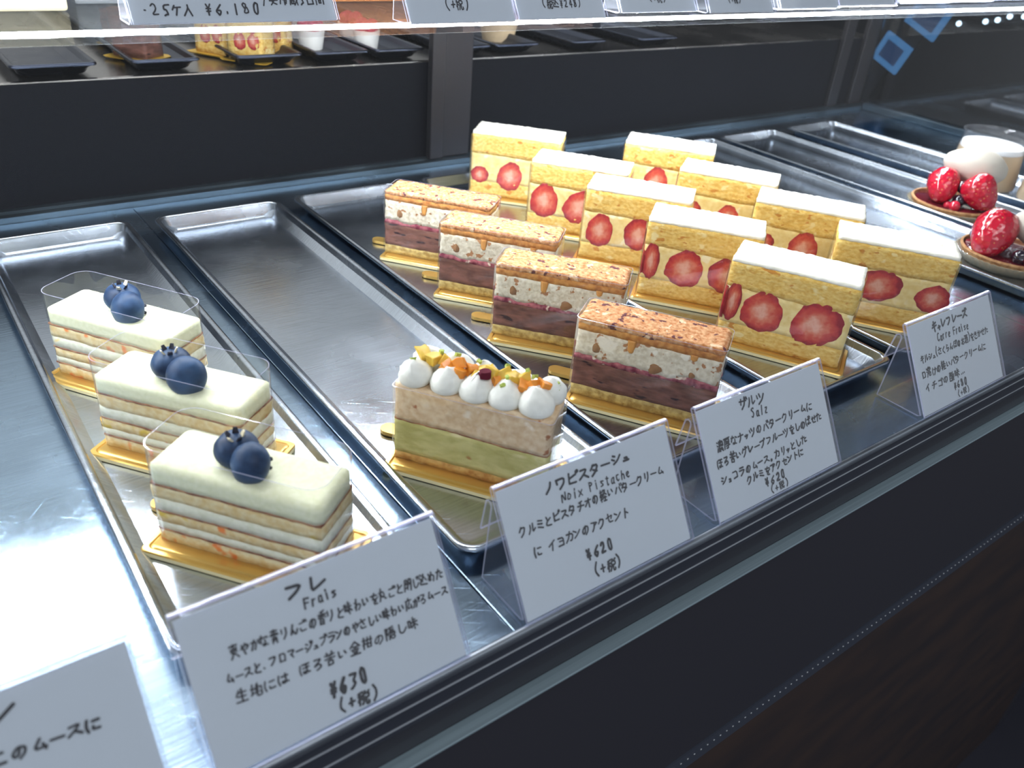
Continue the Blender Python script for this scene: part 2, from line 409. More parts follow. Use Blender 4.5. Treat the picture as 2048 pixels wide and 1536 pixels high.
# rear
bm = bmesh.new()
box(bm, XL, XR, 0.4975, 0.5040, -0.012, 0.0045); box(bm, XL, XR, 0.5040, 0.5090, -0.012, 0.0015); box(bm, XL, XR, 0.5090, 0.5150, -0.012, 0.0050)
link('door_track', bm, 'track', case)
link('back_panel', bevelled_box(XL, XR, 0.5155, 0.5230, -0.012, 0.0905, 0.0005), 'wallblack', case)
link('rear_ledge', bevelled_box(XL, XR, 0.5165, 1.10, 0.0750, 0.0920, 0.002), 'ledge', case)
for a, b, y in ((0.2705, 0.2850, 0.507), (0.2852, 0.3160, 0.510)):
    link('door_stile', bevelled_box(a, b, y - 0.004, y + 0.004, 0.0052, 0.62, 0.001), 'bronze', case)
for a, b in ((0.905, 0.925), (0.955, 0.985)):
    link('corner_post', bevelled_box(a, b, 0.5085, 0.5150, 0.0052, 0.62, 0.001), 'bronze', case)
link('end_rail', bevelled_box(0.972, 0.990, 0.0, 0.4970, 0.0002, 0.0090, 0.001), 'track', case)
bm = bmesh.new(); box(bm, 0.980, 0.986, 0.0, 0.507, 0.0092, 0.62)
link('end_glass', bm, 'mirror', case)
bm = bmesh.new(); box(bm, 0.990, 1.02, 0.0, 1.1, -0.80, 0.0); link('end_panel', bm, 'black', case)
# upper glass shelf with its light strip
YS = 0.2765
shelf = link('upper_shelf', bevelled_box(XL, 0.978, 0.2430, 0.500, 0.1650, 0.1680, 0.0006), 'shelfglass', case)
bm = bmesh.new()
rings = []
n = 360
for i in range(n + 1):
    x = XL + (0.976 - XL) * i / n
    w = 0.0006 * abs(math.cos(PI * (x - XL) / 0.026)) ** 6
    rings.append([(x, YS - 0.0025 - w, 0.1631 - 0.3 * w), (x, YS + 0.0025, 0.1631), (x, YS + 0.0025, 0.1648), (x, YS - 0.0025 - w, 0.1648)])
loops(bm, rings)
link('light_strip', bm, 'led', shelf)

# ------------------------------------------------------------------ trays
def tray_mesh(w, l, h=0.0105, cr=0.009, mat='tray'):
    bm = bmesh.new(); hx, hy = w / 2, l / 2
    def ring(ins, z, r, sx=None): return [(x, y, z) for x, y in rrect(hx - (ins if sx is None else sx), hy - ins, max(r, 0.002), 6)]
    rings = [ring(0.0150, 0.0014, 0.004, 0.0100), ring(0.0100, 0.0014, 0.005, 0.0072), ring(0.0088, 0.0022, 0.006, 0.0060), ring(0.0038, h - 0.0010, cr - 0.002), ring(0.0030, h - 0.0002, cr - 0.001),
             ring(0.0012, h, cr), ring(0.0003, h - 0.0005, cr), ring(0.0, h - 0.0014, cr), ring(0.0003, h - 0.0022, cr),
             ring(0.0016, h - 0.0026, cr), ring(0.0030, h - 0.0026, cr - .001), ring(0.0108, 0.0004, 0.005)]
    loops(bm, rings)
    return bm
def tray(x0, x1, y0, y1, label, z=0.0, h=0.0105, mat='tray', group='steel trays on the display deck', name='serving_tray'):
    o = link(name, tray_mesh(x1 - x0, y1 - y0, h), mat, loc=((x0 + x1) / 2, (y0 + y1) / 2, z), smooth=50)
    return tag(o, label, 'tray', group)
tray(-0.110, -0.016, 0.044, 0.447, 'steel tray holding the three blueberry topped cakes')
tray(0.000, 0.094, 0.036, 0.445, 'mostly empty steel tray with a single green pistachio cake at its front end')
tray(0.1065, 0.2005, 0.038, 0.447, 'steel tray holding the row of four brown and white layered nut cakes')
tray(0.2215, 0.3155, 0.041, 0.447, 'steel tray under the nearer row of five strawberry cakes')
tray(0.3280, 0.4220, 0.041, 0.447, 'steel tray under the farther row of four strawberry cakes')
tray(0.5060, 0.6000, 0.041, 0.447, 'steel tray holding the nearest berry tart, at the right edge of the photo')
tray(0.6120, 0.7060, 0.041, 0.447, 'steel tray under the tart with two strawberries, between the two other right-hand trays')
tray(0.7320, 0.8260, 0.041, 0.447, 'rightmost steel tray, holding the pudding cups')

# ------------------------------------------------------------------ layered cakes
def slab(L, W, zb, zt, step=0.0024, amp=0.0004, seed=0.0, r=0.0012, top_amp=0.0, sag=0.0):
    """block of cake between two height functions zb(x,y), zt(x,y), with crumbly sides and slightly rounded corners"""
    nx, ny = max(2, round(L / step)), max(2, round(W / step))
    nzc = max(2, round((zt(0, 0) - zb(0, 0)) / step))
    bm = bmesh.new(); V = {}
    def P(i, j, k):
        if (i, j, k) in V: return V[(i, j, k)]
        x = -L / 2 + L * i / nx; y = -W / 2 + W * j / ny
        a, b = zb(x, y), zt(x, y)
        ax, ay = abs(x) - (L / 2 - r), abs(y) - (W / 2 - r)
        if ax > 0 and ay > 0:
            d = math.hypot(ax, ay)
            if d > r:
                x = math.copysign(L / 2 - r + ax * r / d, x); y = math.copysign(W / 2 - r + ay * r / d, y)
        z = a + (b - a) * k / nzc
        q = amp * (nz(x + seed, y, z, 330) + 0.7 * nz(x, y + seed, z, 900))
        ox = (1 if i == nx else -1 if i == 0 else 0); oy = (1 if j == ny else -1 if j == 0 else 0)
        x += ox * q; y += oy * q
        if k == nzc and top_amp: z += top_amp * (nz(x + seed, y, 0, 300) + 0.8 * nz(x, y + seed, 1, 800))
        V[(i, j, k)] = bm.verts.new((x, y, z)); return V[(i, j, k)]
    for i in range(nx):
        for j in range(ny):
            bm.faces.new((P(i, j, 0), P(i, j + 1, 0), P(i + 1, j + 1, 0), P(i + 1, j, 0)))
            bm.faces.new((P(i, j, nzc), P(i + 1, j, nzc), P(i + 1, j + 1, nzc), P(i, j + 1, nzc)))
    for i in range(nx):
        for k in range(nzc):
            bm.faces.new((P(i, 0, k), P(i + 1, 0, k), P(i + 1, 0, k + 1), P(i, 0, k + 1)))
            bm.faces.new((P(i, ny, k), P(i, ny, k + 1), P(i + 1, ny, k + 1), P(i + 1, ny, k)))
    for j in range(ny):
        for k in range(nzc):
            bm.faces.new((P(0, j, k), P(0, j, k + 1), P(0, j + 1, k + 1), P(0, j + 1, k)))
            bm.faces.new((P(nx, j, k), P(nx, j + 1, k), P(nx, j + 1, k + 1), P(nx, j, k + 1)))
    return bm

def bound(h, a, s, tilt=0.0, seed=0.0):
    return lambda x, y: h + tilt * x + a * (nz(x + seed, y * 0.6, h, s) + 0.5 * nz(x, y, h + seed, 3.1 * s))

ZC = 0.0044        # cake base above the deck
def layers(root, L, W, stack, seed):
    """stack: list of (part name, material, z0 fn, z1 fn, kwargs)"""
    for nm, mat, z0, z1, kw in stack:
        kw = dict(kw); dl = kw.pop('dl', 0)
        link(nm, slab(L + dl, W + dl, z0, z1, seed=seed, **kw), mat, root, smooth='all' if kw.get('step', .0024) else False)

def board(root, x0, x1, y0, y1, tab=(-0.056, 0.008)):
    hx, hy = (x1 - x0) / 2, (y1 - y0) / 2; cx, cy = (x0 + x1) / 2, (y0 + y1) / 2
    bm = bmesh.new()
    def ring(i, z): return [(cx + x, cy + y, z) for x, y in rrect(hx - i, hy - i, 0.0025, 4)]
    loops(bm, [ring(0, 0.0018), ring(0, 0.0036), ring(0.0005, 0.0042), ring(0.0022, 0.0042), ring(0.0027, 0.0037), ring(0.0034, 0.0042)])
    for f in bm.faces:
        if abs(f.normal.z) < 0.3 and f.calc_center_median().z < 0.0037: f.material_index = 1
    b = link('cake_board', bm, ['gold', 'goldedge'], root, smooth=30)
    if tab:
        tx, ty = tab; bm = bmesh.new(); w = 0.0042
        pts = [(x0 + 0.001, ty - w), (x0 + 0.001, ty + w)]
        for k in range(9):
            a = math.radians(90 + 180 * k / 8); pts.append((tx + w + w * math.cos(a), ty + w * math.sin(a)))
        loops(bm, [[(x, y, 0.0020) for x, y in pts], [(x, y, 0.0040) for x, y in pts]])
        link('board_tab', bm, 'gold', b)
    return b

def film(root, L, W, z0, z1, r, flap=True):
    bm = bmesh.new(); pts = rrect(L / 2, W / 2, r, 6); n = len(pts)
    zs = [z0, (z0 + z1) / 2, z1]
    R = [[bm.verts.new((x * (1 + 0.004 * nz(x, y, z, 60)), y * (1 + 0.008 * nz(x, y, z + 5, 50)), z)) for x, y in pts] for z in zs]
    for a, b in zip(R, R[1:]):
        for i in range(n): bm.faces.new((a[i], a[(i + 1) % n], b[(i + 1) % n], b[i]))
    return link('clear_film', bm, 'film', root, smooth='all')

def film_edge(parent, L, W, z, r, t=0.00012):
    bm = bmesh.new(); pts = rrect(L / 2, W / 2, r, 6); pin = rrect(L / 2 - t * 2, W / 2 - t * 2, r, 6)
    loops(bm, [[(x, y, z) for x, y in pts], [(x, y, z + t) for x, y in pts], [(x, y, z + t) for x, y in pin], [(x, y, z) for x, y in pin]], False, False)
    link('film_rim', bm, 'acrylic_edge', parent)

# ---- apple mousse cakes with blueberries
def berry(root, u, v, z, r, tilt, az, pale):
    bm = bmesh.new(); bmesh.ops.create_uvsphere(bm, u_segments=28, v_segments=18, radius=r)
    for q in bm.verts:
        d = q.co.normalized(); t = d.z
        s = 1.0
        if t > 0.72: s -= 0.55 * (t - 0.72) ** 1.3
        s += 0.03 * nz(d.x, d.y, d.z + u * 50, 2.2)
        q.co = Vector((q.co.x * s * 1.04, q.co.y * s * 1.04, q.co.z * s * 0.86))
    b = link('blueberry', bm, 'blueberry', root, loc=(u, v, z), rot=(tilt, 0, az), smooth='all')
    bm = bmesh.new()
    for k in range(5):
        a = 2 * PI * k / 5 + 0.3
        c, s_ = math.cos(a), math.sin(a)
        def pt(rad, side, z): return (rad * c - side * s_, rad * s_ + side * c, z)
        zt = 0.70 * r
        base = [pt(0.24 * r, -0.16 * r, zt), pt(0.24 * r, 0.16 * r, zt), pt(0.34 * r, 0.13 * r, zt + 0.02 * r), pt(0.34 * r, -0.13 * r, zt + 0.02 * r)]
        tip = [pt(0.40 * r, -0.10 * r, zt + 0.30 * r), pt(0.40 * r, 0.10 * r, zt + 0.30 * r), pt(0.46 * r, 0.06 * r, zt + 0.28 * r), pt(0.46 * r, -0.06 * r, zt + 0.28 * r)]
        vr = loops(bm, [base, tip])
        if pale and k in (0, 3):
            for f in bm.faces[-6:]: f.material_index = 1
    link('calyx', bm, ['calyx', 'calyx_pale'], b)
    return b

def make_frais(loc, rz, label, berries, seed):
    L, W, H = 0.0719, 0.0265, 0.0372
    t = thing('mousse_cake', label, 'cake', loc, rz, 'blueberry topped mousse cakes')
    z = lambda f: ZC + H * f
    b = [bound(z(0), 0, 1), bound(z(.15), .0003, 90, seed=seed), bound(z(.155) + .0006, .0003, 90, seed=seed), bound(z(.27), .0003, 80, seed=seed), bound(z(.40), .0004, 90, seed=seed + 1), bound(z(.40) + .0008, .0004, 90, seed=seed + 1),
         bound(z(.58), .0004, 80, seed=seed + 2), bound(z(.745), .0005, 90, seed=seed + 3), bound(z(.745) + .0008, .0005, 90, seed=seed + 3)]
    def top(x, y):
        e = min(1.0, (L / 2 - abs(x)) / 0.004, (W / 2 - abs(y)) / 0.004)
        return z(1.0) - 0.0012 * (1 - e) ** 2 - (0.0012 if seed < 2 else 0.0003) * math.exp(-((x / .02) ** 2 + (y / .006) ** 2)) + 0.0002 * nz(x, y, seed, 80)
    layers(t, L, W, [
        ('sponge_layer', 'frais_sponge', b[0], b[1], dict(amp=.0004)),
        ('bake_skin', 'bake_line', b[1], b[2], dict(amp=.0004, dl=.0003)),
        ('mousse_layer', 'mousse_white', b[2], b[3], dict(amp=.0002)),
        ('sponge_layer', 'frais_sponge', b[3], b[4], dict(amp=.0004)),
        ('bake_skin', 'bake_line', b[4], b[5], dict(amp=.0004, dl=.0003)),
        ('mousse_layer', 'mousse_white', b[5], b[6], dict(amp=.0002)),
        ('sponge_layer', 'frais_sponge', b[6], b[7], dict(amp=.0004)),
        ('bake_skin', 'bake_line', b[7], b[8], dict(amp=.0004, dl=.0003)),
        ('mousse_top', 'mousse', b[8], top, dict(amp=.00012, r=.003))], seed)
    board(t, -0.0400, 0.0425, -0.0215, 0.0205, (-0.0535, 0.006))
    f = film(t, L + .0032, W + .0042, 0.0046, ZC + H + .0088, .0075)
    film_edge(f, L + .0032, W + .0042, ZC + H + .0088, .0075)
    for q in berries: berry(t, *q)
    return t
D = math.radians
zt = ZC + .0372
make_frais((-0.0622, 0.0928, 0), D(-52.4), 'white mousse cake with two blueberries, nearest of three on its tray', [(-.0060, .0012, zt + .0052, .0082, D(6), D(30), True), (.0030, -.0042, zt + .0048, .0078, D(-115), D(-25), False)], 1)
make_frais((-0.0638, 0.1672, 0), D(-52.4), 'white mousse cake with two blueberries, middle one of three on its tray', [(-.0050, .0008, zt + .0055, .0083, D(4), D(10), True), (.0064, -.0050, zt + .0050, .0084, D(-112), D(10), False)], 2.3)
make_frais((-0.0686, 0.2412, 0), D(-55.7), 'white mousse cake with two blueberries, farthest of three on its tray', [(-.0030, .0040, zt + .0055, .0082, D(8), D(60), True), (.0062, -.0030, zt + .0045, .0082, D(-112), D(-15), False)], 3.7)

# ---- pistachio cake with cream dollops
def make_pistachio():
    L, W, H = 0.0735, 0.0231, 0.0400
    t = thing('pistachio_cake', 'green pistachio cake slice topped with white cream dollops and candied orange peel', 'cake', (0.0426, 0.0911, 0), D(-54.6))
    z = lambda f: ZC + H * f
    layers(t, L, W, [
        ('baked_base', 'pist_base', bound(z(0), 0, 1), bound(z(.10), .0006, 60, seed=4), dict(amp=.0006)),
        ('pistachio_layer', 'pist_green', bound(z(.10), .0006, 60, seed=4), bound(z(.53), .0008, 50, -.02, 5), dict(amp=.0003)),
        ('bake_skin', 'bake_line', bound(z(.53), .0008, 50, -.02, 5), bound(z(.53) + .0006, .0008, 50, -.02, 5), dict(amp=.0003, dl=.0001)),
        ('walnut_layer', 'pist_cream', bound(z(.53) + .0006, .0008, 50, -.02, 5), bound(z(1), .0004, 60, seed=6), dict(amp=.0002, r=.002))], 4.4)
    board(t, -0.0390, 0.0410, -0.0205, 0.0190, (-0.0530, 0.009))
    f = film(t, L + .0020, W + .0022, 0.0046, ZC + H - .0010, .0022)
    film_edge(f, L + .0020, W + .0022, ZC + H - .0010, .0022)
    zt = z(1.0)
    for row, v in ((0, -.0058), (1, .0058)):
        for k in range(5):
            u = -.0288 + .01435 * k + (0.001 if row else 0) + random.uniform(-.0007, .0007)
            r = .0079 + random.uniform(-.0004, .0004) + (.0004 if k in (2, 4) and row == 0 else 0)
            bm = bmesh.new()
            prof = [(r * .62, -.0008), (r * .92, .0010), (r * 1.0, .0036), (r * .90, .0066), (r * .66, .0092), (r * .34, .0110), (r * .10, .0120), (0.0001, .0122)]
            lathe(bm, prof, 28)
            for q in bm.verts:
                k1 = nz(q.co.x + u, q.co.y, q.co.z, 120); q.co *= 1 + .07 * k1; q.co.x += .10 * q.co.z * (1 if k1 > 0 else -.5); q.co.y += -.12 * q.co.z * (1 if row == 0 else -1)
            link('cream_dollop', bm, 'cream', t, loc=(u, v, zt - .0002), rot=(0, 0, k * 1.1), smooth='all')
    def chunk(name, mat, u, v, zz, s, sd):
        bm = bmesh.new(); rnd = random.Random(sd)
        bmesh.ops.create_cube(bm, size=1)
        bmesh.ops.subdivide_edges(bm, edges=bm.edges[:], cuts=1, use_grid_fill=True)
        for q in bm.verts: q.co = q.co * rnd.uniform(.72, 1.12) + Vector((rnd.uniform(-.12, .12), rnd.uniform(-.12, .12), rnd.uniform(-.12, .12)))
        bmesh.ops.bevel(bm, geom=bm.edges[:], offset=.06, segments=1, affect='EDGES')
        link(name, bm, mat, t, loc=(u, v, zz), rot=(rnd.uniform(-.6, .6), rnd.uniform(-.6, .6), rnd.uniform(0, 3)), scale=s, smooth=25)
    O, Y = 'orange_peel', 'yellow_peel'
    for i, (u, v, dz, m, s) in enumerate([(-.0272, .0005, .0125, Y, .0072), (-.0215, -.001, .0118, Y, .0070), (-.0170, .0005, .0110, Y, .0062), (-.0150, -.0035, .0108, O, .0058), (-.0105, -.0005, .0122, O, .0068), (-.0085, -.0042, .0098, O, .0062),
            (-.0040, -.0008, .0112, O, .0062), (.0010, .0008, .0112, Y, .0060), (.0050, -.0006, .0122, Y, .0070), (.0085, -.0040, .0098, O, .0056), (.0105, .0012, .0116, Y, .0070), (.0150, -.0014, .0118, Y, .0068), (.0145, -.0042, .0098, O, .0050),
            (.0190, .0010, .0114, Y, .0068), (.0205, -.0036, .0104, O, .0056), (.0245, -.0018, .0112, O, .0052), (.0292, .0002, .0108, O, .0062), (-.001, -.004, .0100, Y, .005)]):
        chunk('candied_peel', m, u, v, zt + dz - .0012, (s, s * .8, s * .72), i)
    for i, (u, v, dz) in enumerate([(-.0300, -.006, .0118), (-.0200, .0025, .0138), (-.0125, .0030, .0140), (-.0020, .0020, .0138), (.0110, .0020, .0150), (.0130, -.0038, .0128), (.0200, .0022, .0148), (.0240, .0010, .0134), (.0335, .0045, .0108), (.0345, .0028, .0092), (.0125, -.0075, .0105)]):
        chunk('pistachio_bit', 'pistachio', u, v, zt + dz - .0008, (.0026, .0018, .0017), 50 + i)
    chunk('raspberry_bit', 'freeze_berry', .0035, -.0062, zt + .0122, (.0050, .0042, .0036), 91)
    return t
make_pistachio()

# ---- nut and chocolate layer cakes
def make_salz():
    L, W, H = 0.0757, 0.0248, 0.0457
    t = thing('nut_layer_cake', '', 'cake', (0, 0, 0), 0, 'toasted nut and chocolate layer cakes')
    z = lambda f: ZC + H * f
    b1 = bound(z(.13), .0006, 60, seed=2); b2 = bound(z(.47), .0009, 45, seed=3); b3 = bound(z(.535), .0022, 85, seed=8); b4 = bound(z(.845), .0007, 60, seed=5)
    b5 = bound(z(.93), .0004, 70, seed=6)
    layers(t, L, W, [
        ('sponge_layer', 'salz_sponge', bound(z(0), 0, 1), b1, dict(amp=.0005)),
        ('chocolate_layer', 'salz_choc', b1, b2, dict(amp=.0003)),
        ('raspberry_layer', 'salz_berry', b2, b3, dict(amp=.0008)),
        ('nut_cream_layer', 'salz_cream', b3, b4, dict(amp=.0005)),
        ('caramel_layer', 'salz_side', b4, b5, dict(amp=.0005)),
        ('biscuit_top', 'salz_crust', b5, lambda x, y: z(1.0) - .0010 * (1 - min(1, (L / 2 - abs(x)) / .003)) ** 2, dict(amp=.0006, top_amp=.0005, step=.0016))], 1.3)
    rnd = random.Random(4)
    for u, f, sx, sz in ((-.0265, .66, .0052, .0060), (.0050, .57, .0075, .0062), (.0240, .60, .0036, .0034)):
        bm = bmesh.new(); bmesh.ops.create_icosphere(bm, subdivisions=2, radius=.5)
        for q in bm.verts: q.co *= 1 + .35 * nz(q.co.x + u * 99, q.co.y, q.co.z, 2.5)
        link('walnut_piece', bm, 'nut', t, loc=(u, -W / 2 + .0003, z(f)), rot=(0, rnd.uniform(-.5, .5), 0), scale=(sx, .0026, sz), smooth=30)
    for u, l, w in ((-.0085, .0070, .0046), (.0235, .0032, .0042)):
        bm = bmesh.new(); rings = []
        for k in range(7):
            q = k / 6; ww = w * (1 - .25 * q) * (1 if k < 6 else .6)
            rings.append([(-ww / 2, 0, -l * q), (-ww / 4, -.0006, -l * q), (ww / 4, -.0006, -l * q), (ww / 2, 0, -l * q), (0, .0008, -l * q)])
        loops(bm, rings)
        link('caramel_drip', bm, 'caramel', t, loc=(u, -W / 2 - .0001, z(.855)), smooth='all')
    board(t, -0.0385, 0.0410, -0.0215, 0.0190, (-0.0560, 0.0085))
    f = film(t, L + .0024, W + .0028, 0.0046, ZC + H - .0002, .0032)
    film_edge(f, L + .0024, W + .0028, ZC + H - .0002, .0032)
    return t
salz = make_salz()
salz_spots = [((0.1530, 0.0927), -56.4, 'nut and chocolate layer cake nearest the front of its row of four'),
              ((0.1570, 0.1720), -49.9, 'nut and chocolate layer cake second from the front in its row of four'),
              ((0.1615, 0.2395), -50.3, 'nut and chocolate layer cake third from the front in its row of four'),
              ((0.1592, 0.3076), -51.8, 'nut and chocolate layer cake at the far back end of its row of four')]
for i, ((x, y), a, lab) in enumerate(salz_spots):
    if i == 0:
        salz.location = (x, y, 0); salz.rotation_euler = (0, 0, D(a)); salz['label'] = lab
    else: copy_thing(salz, (x, y, 0), D(a), lab)

# ---- strawberry sponge cakes
CL, CW, CH = 0.0744, 0.0345, 0.0530
def strawberry_mesh(kind=0):
    """unit half strawberry bulging towards -y, outline in x-z"""
    bm = bmesh.new(); n = 40; rings = []
    def outline(a):
        c, s = math.cos(a), math.sin(a)
        w = 1.0
        if kind == 0: w = 0.80 + 0.22 * (-s if s < 0 else 0) - 0.16 * max(0, s) ** 2
        if kind == 1: w = 1.0
        if kind == 2: w = 0.98 - 0.30 * max(0, s * .7 - c * .7) ** 2
        rr = 1 + .025 * math.sin(7 * a) + .02 * math.sin(13 * a + 1) + .012 * math.sin(29 * a)
        return c * w * rr / 0.9, s * rr
    for q, y in ((1.0, 0.35), (1.0, -.02), (.97, -.06), (.88, -.09), (.6, -.11), (.3, -.12), (.08, -.12)):
        rings.append([(outline(2 * PI * k / n)[0] * q, y, outline(2 * PI * k / n)[1] * q) for k in range(n)])
    loops(bm, rings)
    bmesh.ops.recalc_face_normals(bm, faces=bm.faces[:])
    me = bpy.data.meshes.new('strawberry_half'); bm.to_mesh(me); bm.free()
    for p in me.polygons: p.use_smooth = True
    me.materials.append(M['strawberry_cut'])
    return me
SB = [strawberry_mesh(k) for k in range(3)]
def make_carre():
    t = thing('strawberry_cake', '', 'cake', (0, 0, 0), 0, 'strawberry sponge cakes')
    z = lambda f: ZC + CH * f
    b1 = bound(z(.23), .0006, 50, seed=2); b2 = bound(z(.66), .0012, 45, -.01, seed=3); b3 = bound(z(.965), .0005, 60, seed=5)
    layers(t, CL, CW, [
        ('lower_sponge', 'carre_sponge', bound(z(0), 0, 1), b1, dict(amp=.0006, step=.003)),
        ('buttercream_layer', 'carre_cream', b1, b2, dict(amp=.0002, step=.003)),
        ('upper_sponge', 'carre_sponge', b2, b3, dict(amp=.0006, step=.003)),
        ('cream_top', 'carre_top', b3, lambda x, y: z(1.0) + .0003 * nz(x, y, 2, 70), dict(amp=.0005, top_amp=.0005, step=.002))], 6.1)
    board(t, -0.0405, 0.0415, -0.0245, 0.0178, None)
    f = film(t, CL + .0022, CW + .0026, 0.0046, ZC + CH - .0030, .0022)
    return t
carre = make_carre()
def put_berries(root, specs):
    for u, f, sx, sz, kind, rot in specs:
        o = bpy.data.objects.new('strawberry_half', SB[kind]); COL.objects.link(o); o.parent = root
        side = abs(u) > CL / 2 - .001
        o.scale = (sx / 2, .0045, sz / 2); o.rotation_euler = (0, rot, 0)
        o.location = (u, -CW / 2 + .0001, ZC + CH * f)
def side_berry(root, v, f, sx, sz, kind=0):
    o = bpy.data.objects.new('strawberry_half', SB[kind]); COL.objects.link(o); o.parent = root
    o.scale = (sx / 2, .0045, sz / 2); o.rotation_euler = (0, 0, -PI / 2)
    o.location = (-CL / 2 + .0001, v, ZC + CH * f)
C_spots = [
    ((0.2786, 0.0986), -61.1, 'strawberry sponge cake at the front of the nearer row, showing two large berry halves', [(-.0130, .45, .0270, .0262, 0, .1), (.0180, .45, .0300, .0270, 2, -.3), (-.0315, .49, .0090, .0260, 1, .05)], (-.013, .49, .013, .030)),
    ((0.2819, 0.1749), -52.4, 'strawberry sponge cake second from the front in the nearer row', [(-.0085, .44, .0270, .0262, 0, .25), (.0205, .43, .0250, .0250, 1, .1), (-.0312, .46, .0100, .0260, 1, .0)], (-.011, .47, .015, .03)),
    ((0.2865, 0.2425), -51.8, 'strawberry sponge cake third from the front in the nearer row', [(-.0240, .43, .0210, .0250, 0, .1), (.0040, .45, .0190, .0240, 1, 0), (.0275, .43, .0180, .0220, 0, 0)], None),
    ((0.2880, 0.3090), -50.9, 'strawberry sponge cake fourth from the front in the nearer row', [(-.0245, .44, .0240, .0270, 0, .05), (.0030, .42, .0240, .0280, 0, .5), (.0290, .45, .014, .02, 1, 0)], None),
    ((0.2918, 0.3961), -46.9, 'pale topped strawberry sponge cake at the far back end of the nearer row', [(-.0290, .33, .0140, .0140, 1, 0), (-.0030, .36, .0230, .0250, 0, .25)], None),
    ((0.3768, 0.0941), -55.7, 'strawberry sponge cake at the front of the farther row, behind the rightmost price card', [(-.0050, .47, .0270, .0220, 1, -.2), (.0290, .44, .0200, .0200, 2, .5)], (-.012, .45, .012, .02)),
    ((0.3826, 0.1669), -56.5, 'strawberry sponge cake second from the front in the farther row', [(.0020, .44, .0230, .0270, 0, 0), (-.0260, .45, .0140, .0130, 1, 0)], None),
    ((0.3830, 0.2430), -56.3, 'strawberry sponge cake third from the front in the farther row', [(-.0240, .44, .0160, .0150, 1, 0), (.0060, .42, .0190, .0200, 0, 0)], None),
    ((0.3976, 0.3215), -51.1, 'strawberry sponge cake at the far back end of the farther row', [(-.0070, .42, .0230, .0270, 0, .1), (.0230, .43, .0180, .0200, 1, 0)], None)]
for i, ((x, y), a, lab, sp, sd) in enumerate(C_spots):
    if i == 0:
        r = carre; r.location = (x, y, 0); r.rotation_euler = (0, 0, D(a)); r['label'] = lab
    else: r = copy_thing(carre, (x, y, 0), D(a), lab, skip=('strawberry_half',))
    put_berries(r, sp)
    if sd: side_berry(r, *sd)

# ------------------------------------------------------------------ berry tarts and pudding cups
def whole_strawberry(root, loc, rot, l, w, name='strawberry'):
    bm = bmesh.new()
    prof = [(.0002, -.5), (.16, -.47), (.30, -.36), (.40, -.18), (.47, .04), (.47, .24), (.40, .40), (.24, .48), (.0002, .5)]
    lathe(bm, [(r * w, zz * l) for r, zz in prof], 28)
    for q in bm.verts: q.co *= 1 + .05 * nz(q.co.x, q.co.y, q.co.z, 90)
    return link(name, bm, 'strawberry', root, loc=loc, rot=rot, smooth='all')
def make_tart(loc, label, parts):
    t = thing('berry_tart', label, 'tart', loc, 0, 'berry tarts in clear fluted cases')
    r = .0385
    bm = bmesh.new(); lathe(bm, [(r * .80, .0016), (r * .86, .0018, .6), (r * 1.0, .0085, 1), (r * 1.04, .0100, 1), (r * 1.02, .0102, 1), (r * .84, .0024, .5)], 144, .0010, 48)
    link('fluted_case', bm, 'case_paper', t, smooth=60)
    bm = bmesh.new(); lathe(bm, [(r * .78, .0026), (r * .84, .0026), (r * .97, .0118), (r * .955, .0132), (r * .92, .0130), (r * .90, .0108), (.0002, .0108)], 72, 0, 1)
    for q in bm.verts:
        if q.co.z > .011: q.co.z += .0005 * nz(q.co.x, q.co.y, 0, 150)
    link('tart_shell', bm, 'tart_shell', t, smooth=50)
    bm = bmesh.new(); lathe(bm, [(r * .90, .0110), (r * .86, .0122), (r * .5, .0128), (.0002, .0130)], 60)
    for q in bm.verts: q.co.z += .0006 * nz(q.co.x, q.co.y, 3, 120)
    link('berry_jelly', bm, 'jelly', t, smooth='all')
    rv, dv = Vector((.41, -.91, 0)), Vector((.91, .41, 0))
    for kind, a, b, z, *k in parts:
        p = rv * a + dv * b + Vector((0, 0, z))
        if kind == 'straw': whole_strawberry(t, p, k[0], k[1], k[2])
        elif kind in ('black_currant', 'red_currant'):
            bm = bmesh.new(); bmesh.ops.create_uvsphere(bm, u_segments=16, v_segments=10, radius=k[0])
            link(kind, bm, 'currant' if kind[0] == 'b' else 'redcurrant', t, loc=p, smooth='all')
        else:
            bm = bmesh.new(); bmesh.ops.create_uvsphere(bm, u_segments=32, v_segments=20, radius=1)
            for q in bm.verts:
                e = abs(q.co.x); s = (1 - .22 * e ** 2)
                q.co.y *= s; q.co.z *= s
                q.co *= 1 + .05 * nz(q.co.x, q.co.y, q.co.z, 1.6)
                if q.co.z > .2: q.co.z += .10 * math.exp(-(q.co.y / .25) ** 2)
            link('cream_quenelle', bm, 'quenelle', t, loc=p, rot=k[0], scale=k[1], smooth='all')
    return t
tart_parts = [
    ('quenelle', .0080, .0150, .0430, (0.12, 0.10, D(-56)), (.0285, .0185, .0165)),
    ('straw', -.0130, -.0120, .0265, (D(-38), D(42), D(-20)), .0330, .0300),
    ('straw', .0190, -.0140, .0280, (D(-35), D(28), D(40)), .0340, .0310),
    ('black_currant', .0030, -.0100, .0290, .0058), ('black_currant', .0040, -.0170, .0180, .0058), ('black_currant', .0100, -.0130, .0210, .0058),
    ('red_currant', .0020, -.0270, .0150, .0050), ('red_currant', -.004, -.0240, .0140, .0035), ('black_currant', -.005, -.004, .0200, .0055)]
make_tart((0.6530, 0.1900, 0), 'berry tart with two glazed strawberries under a cream quenelle, in front of the pudding cups', tart_parts)
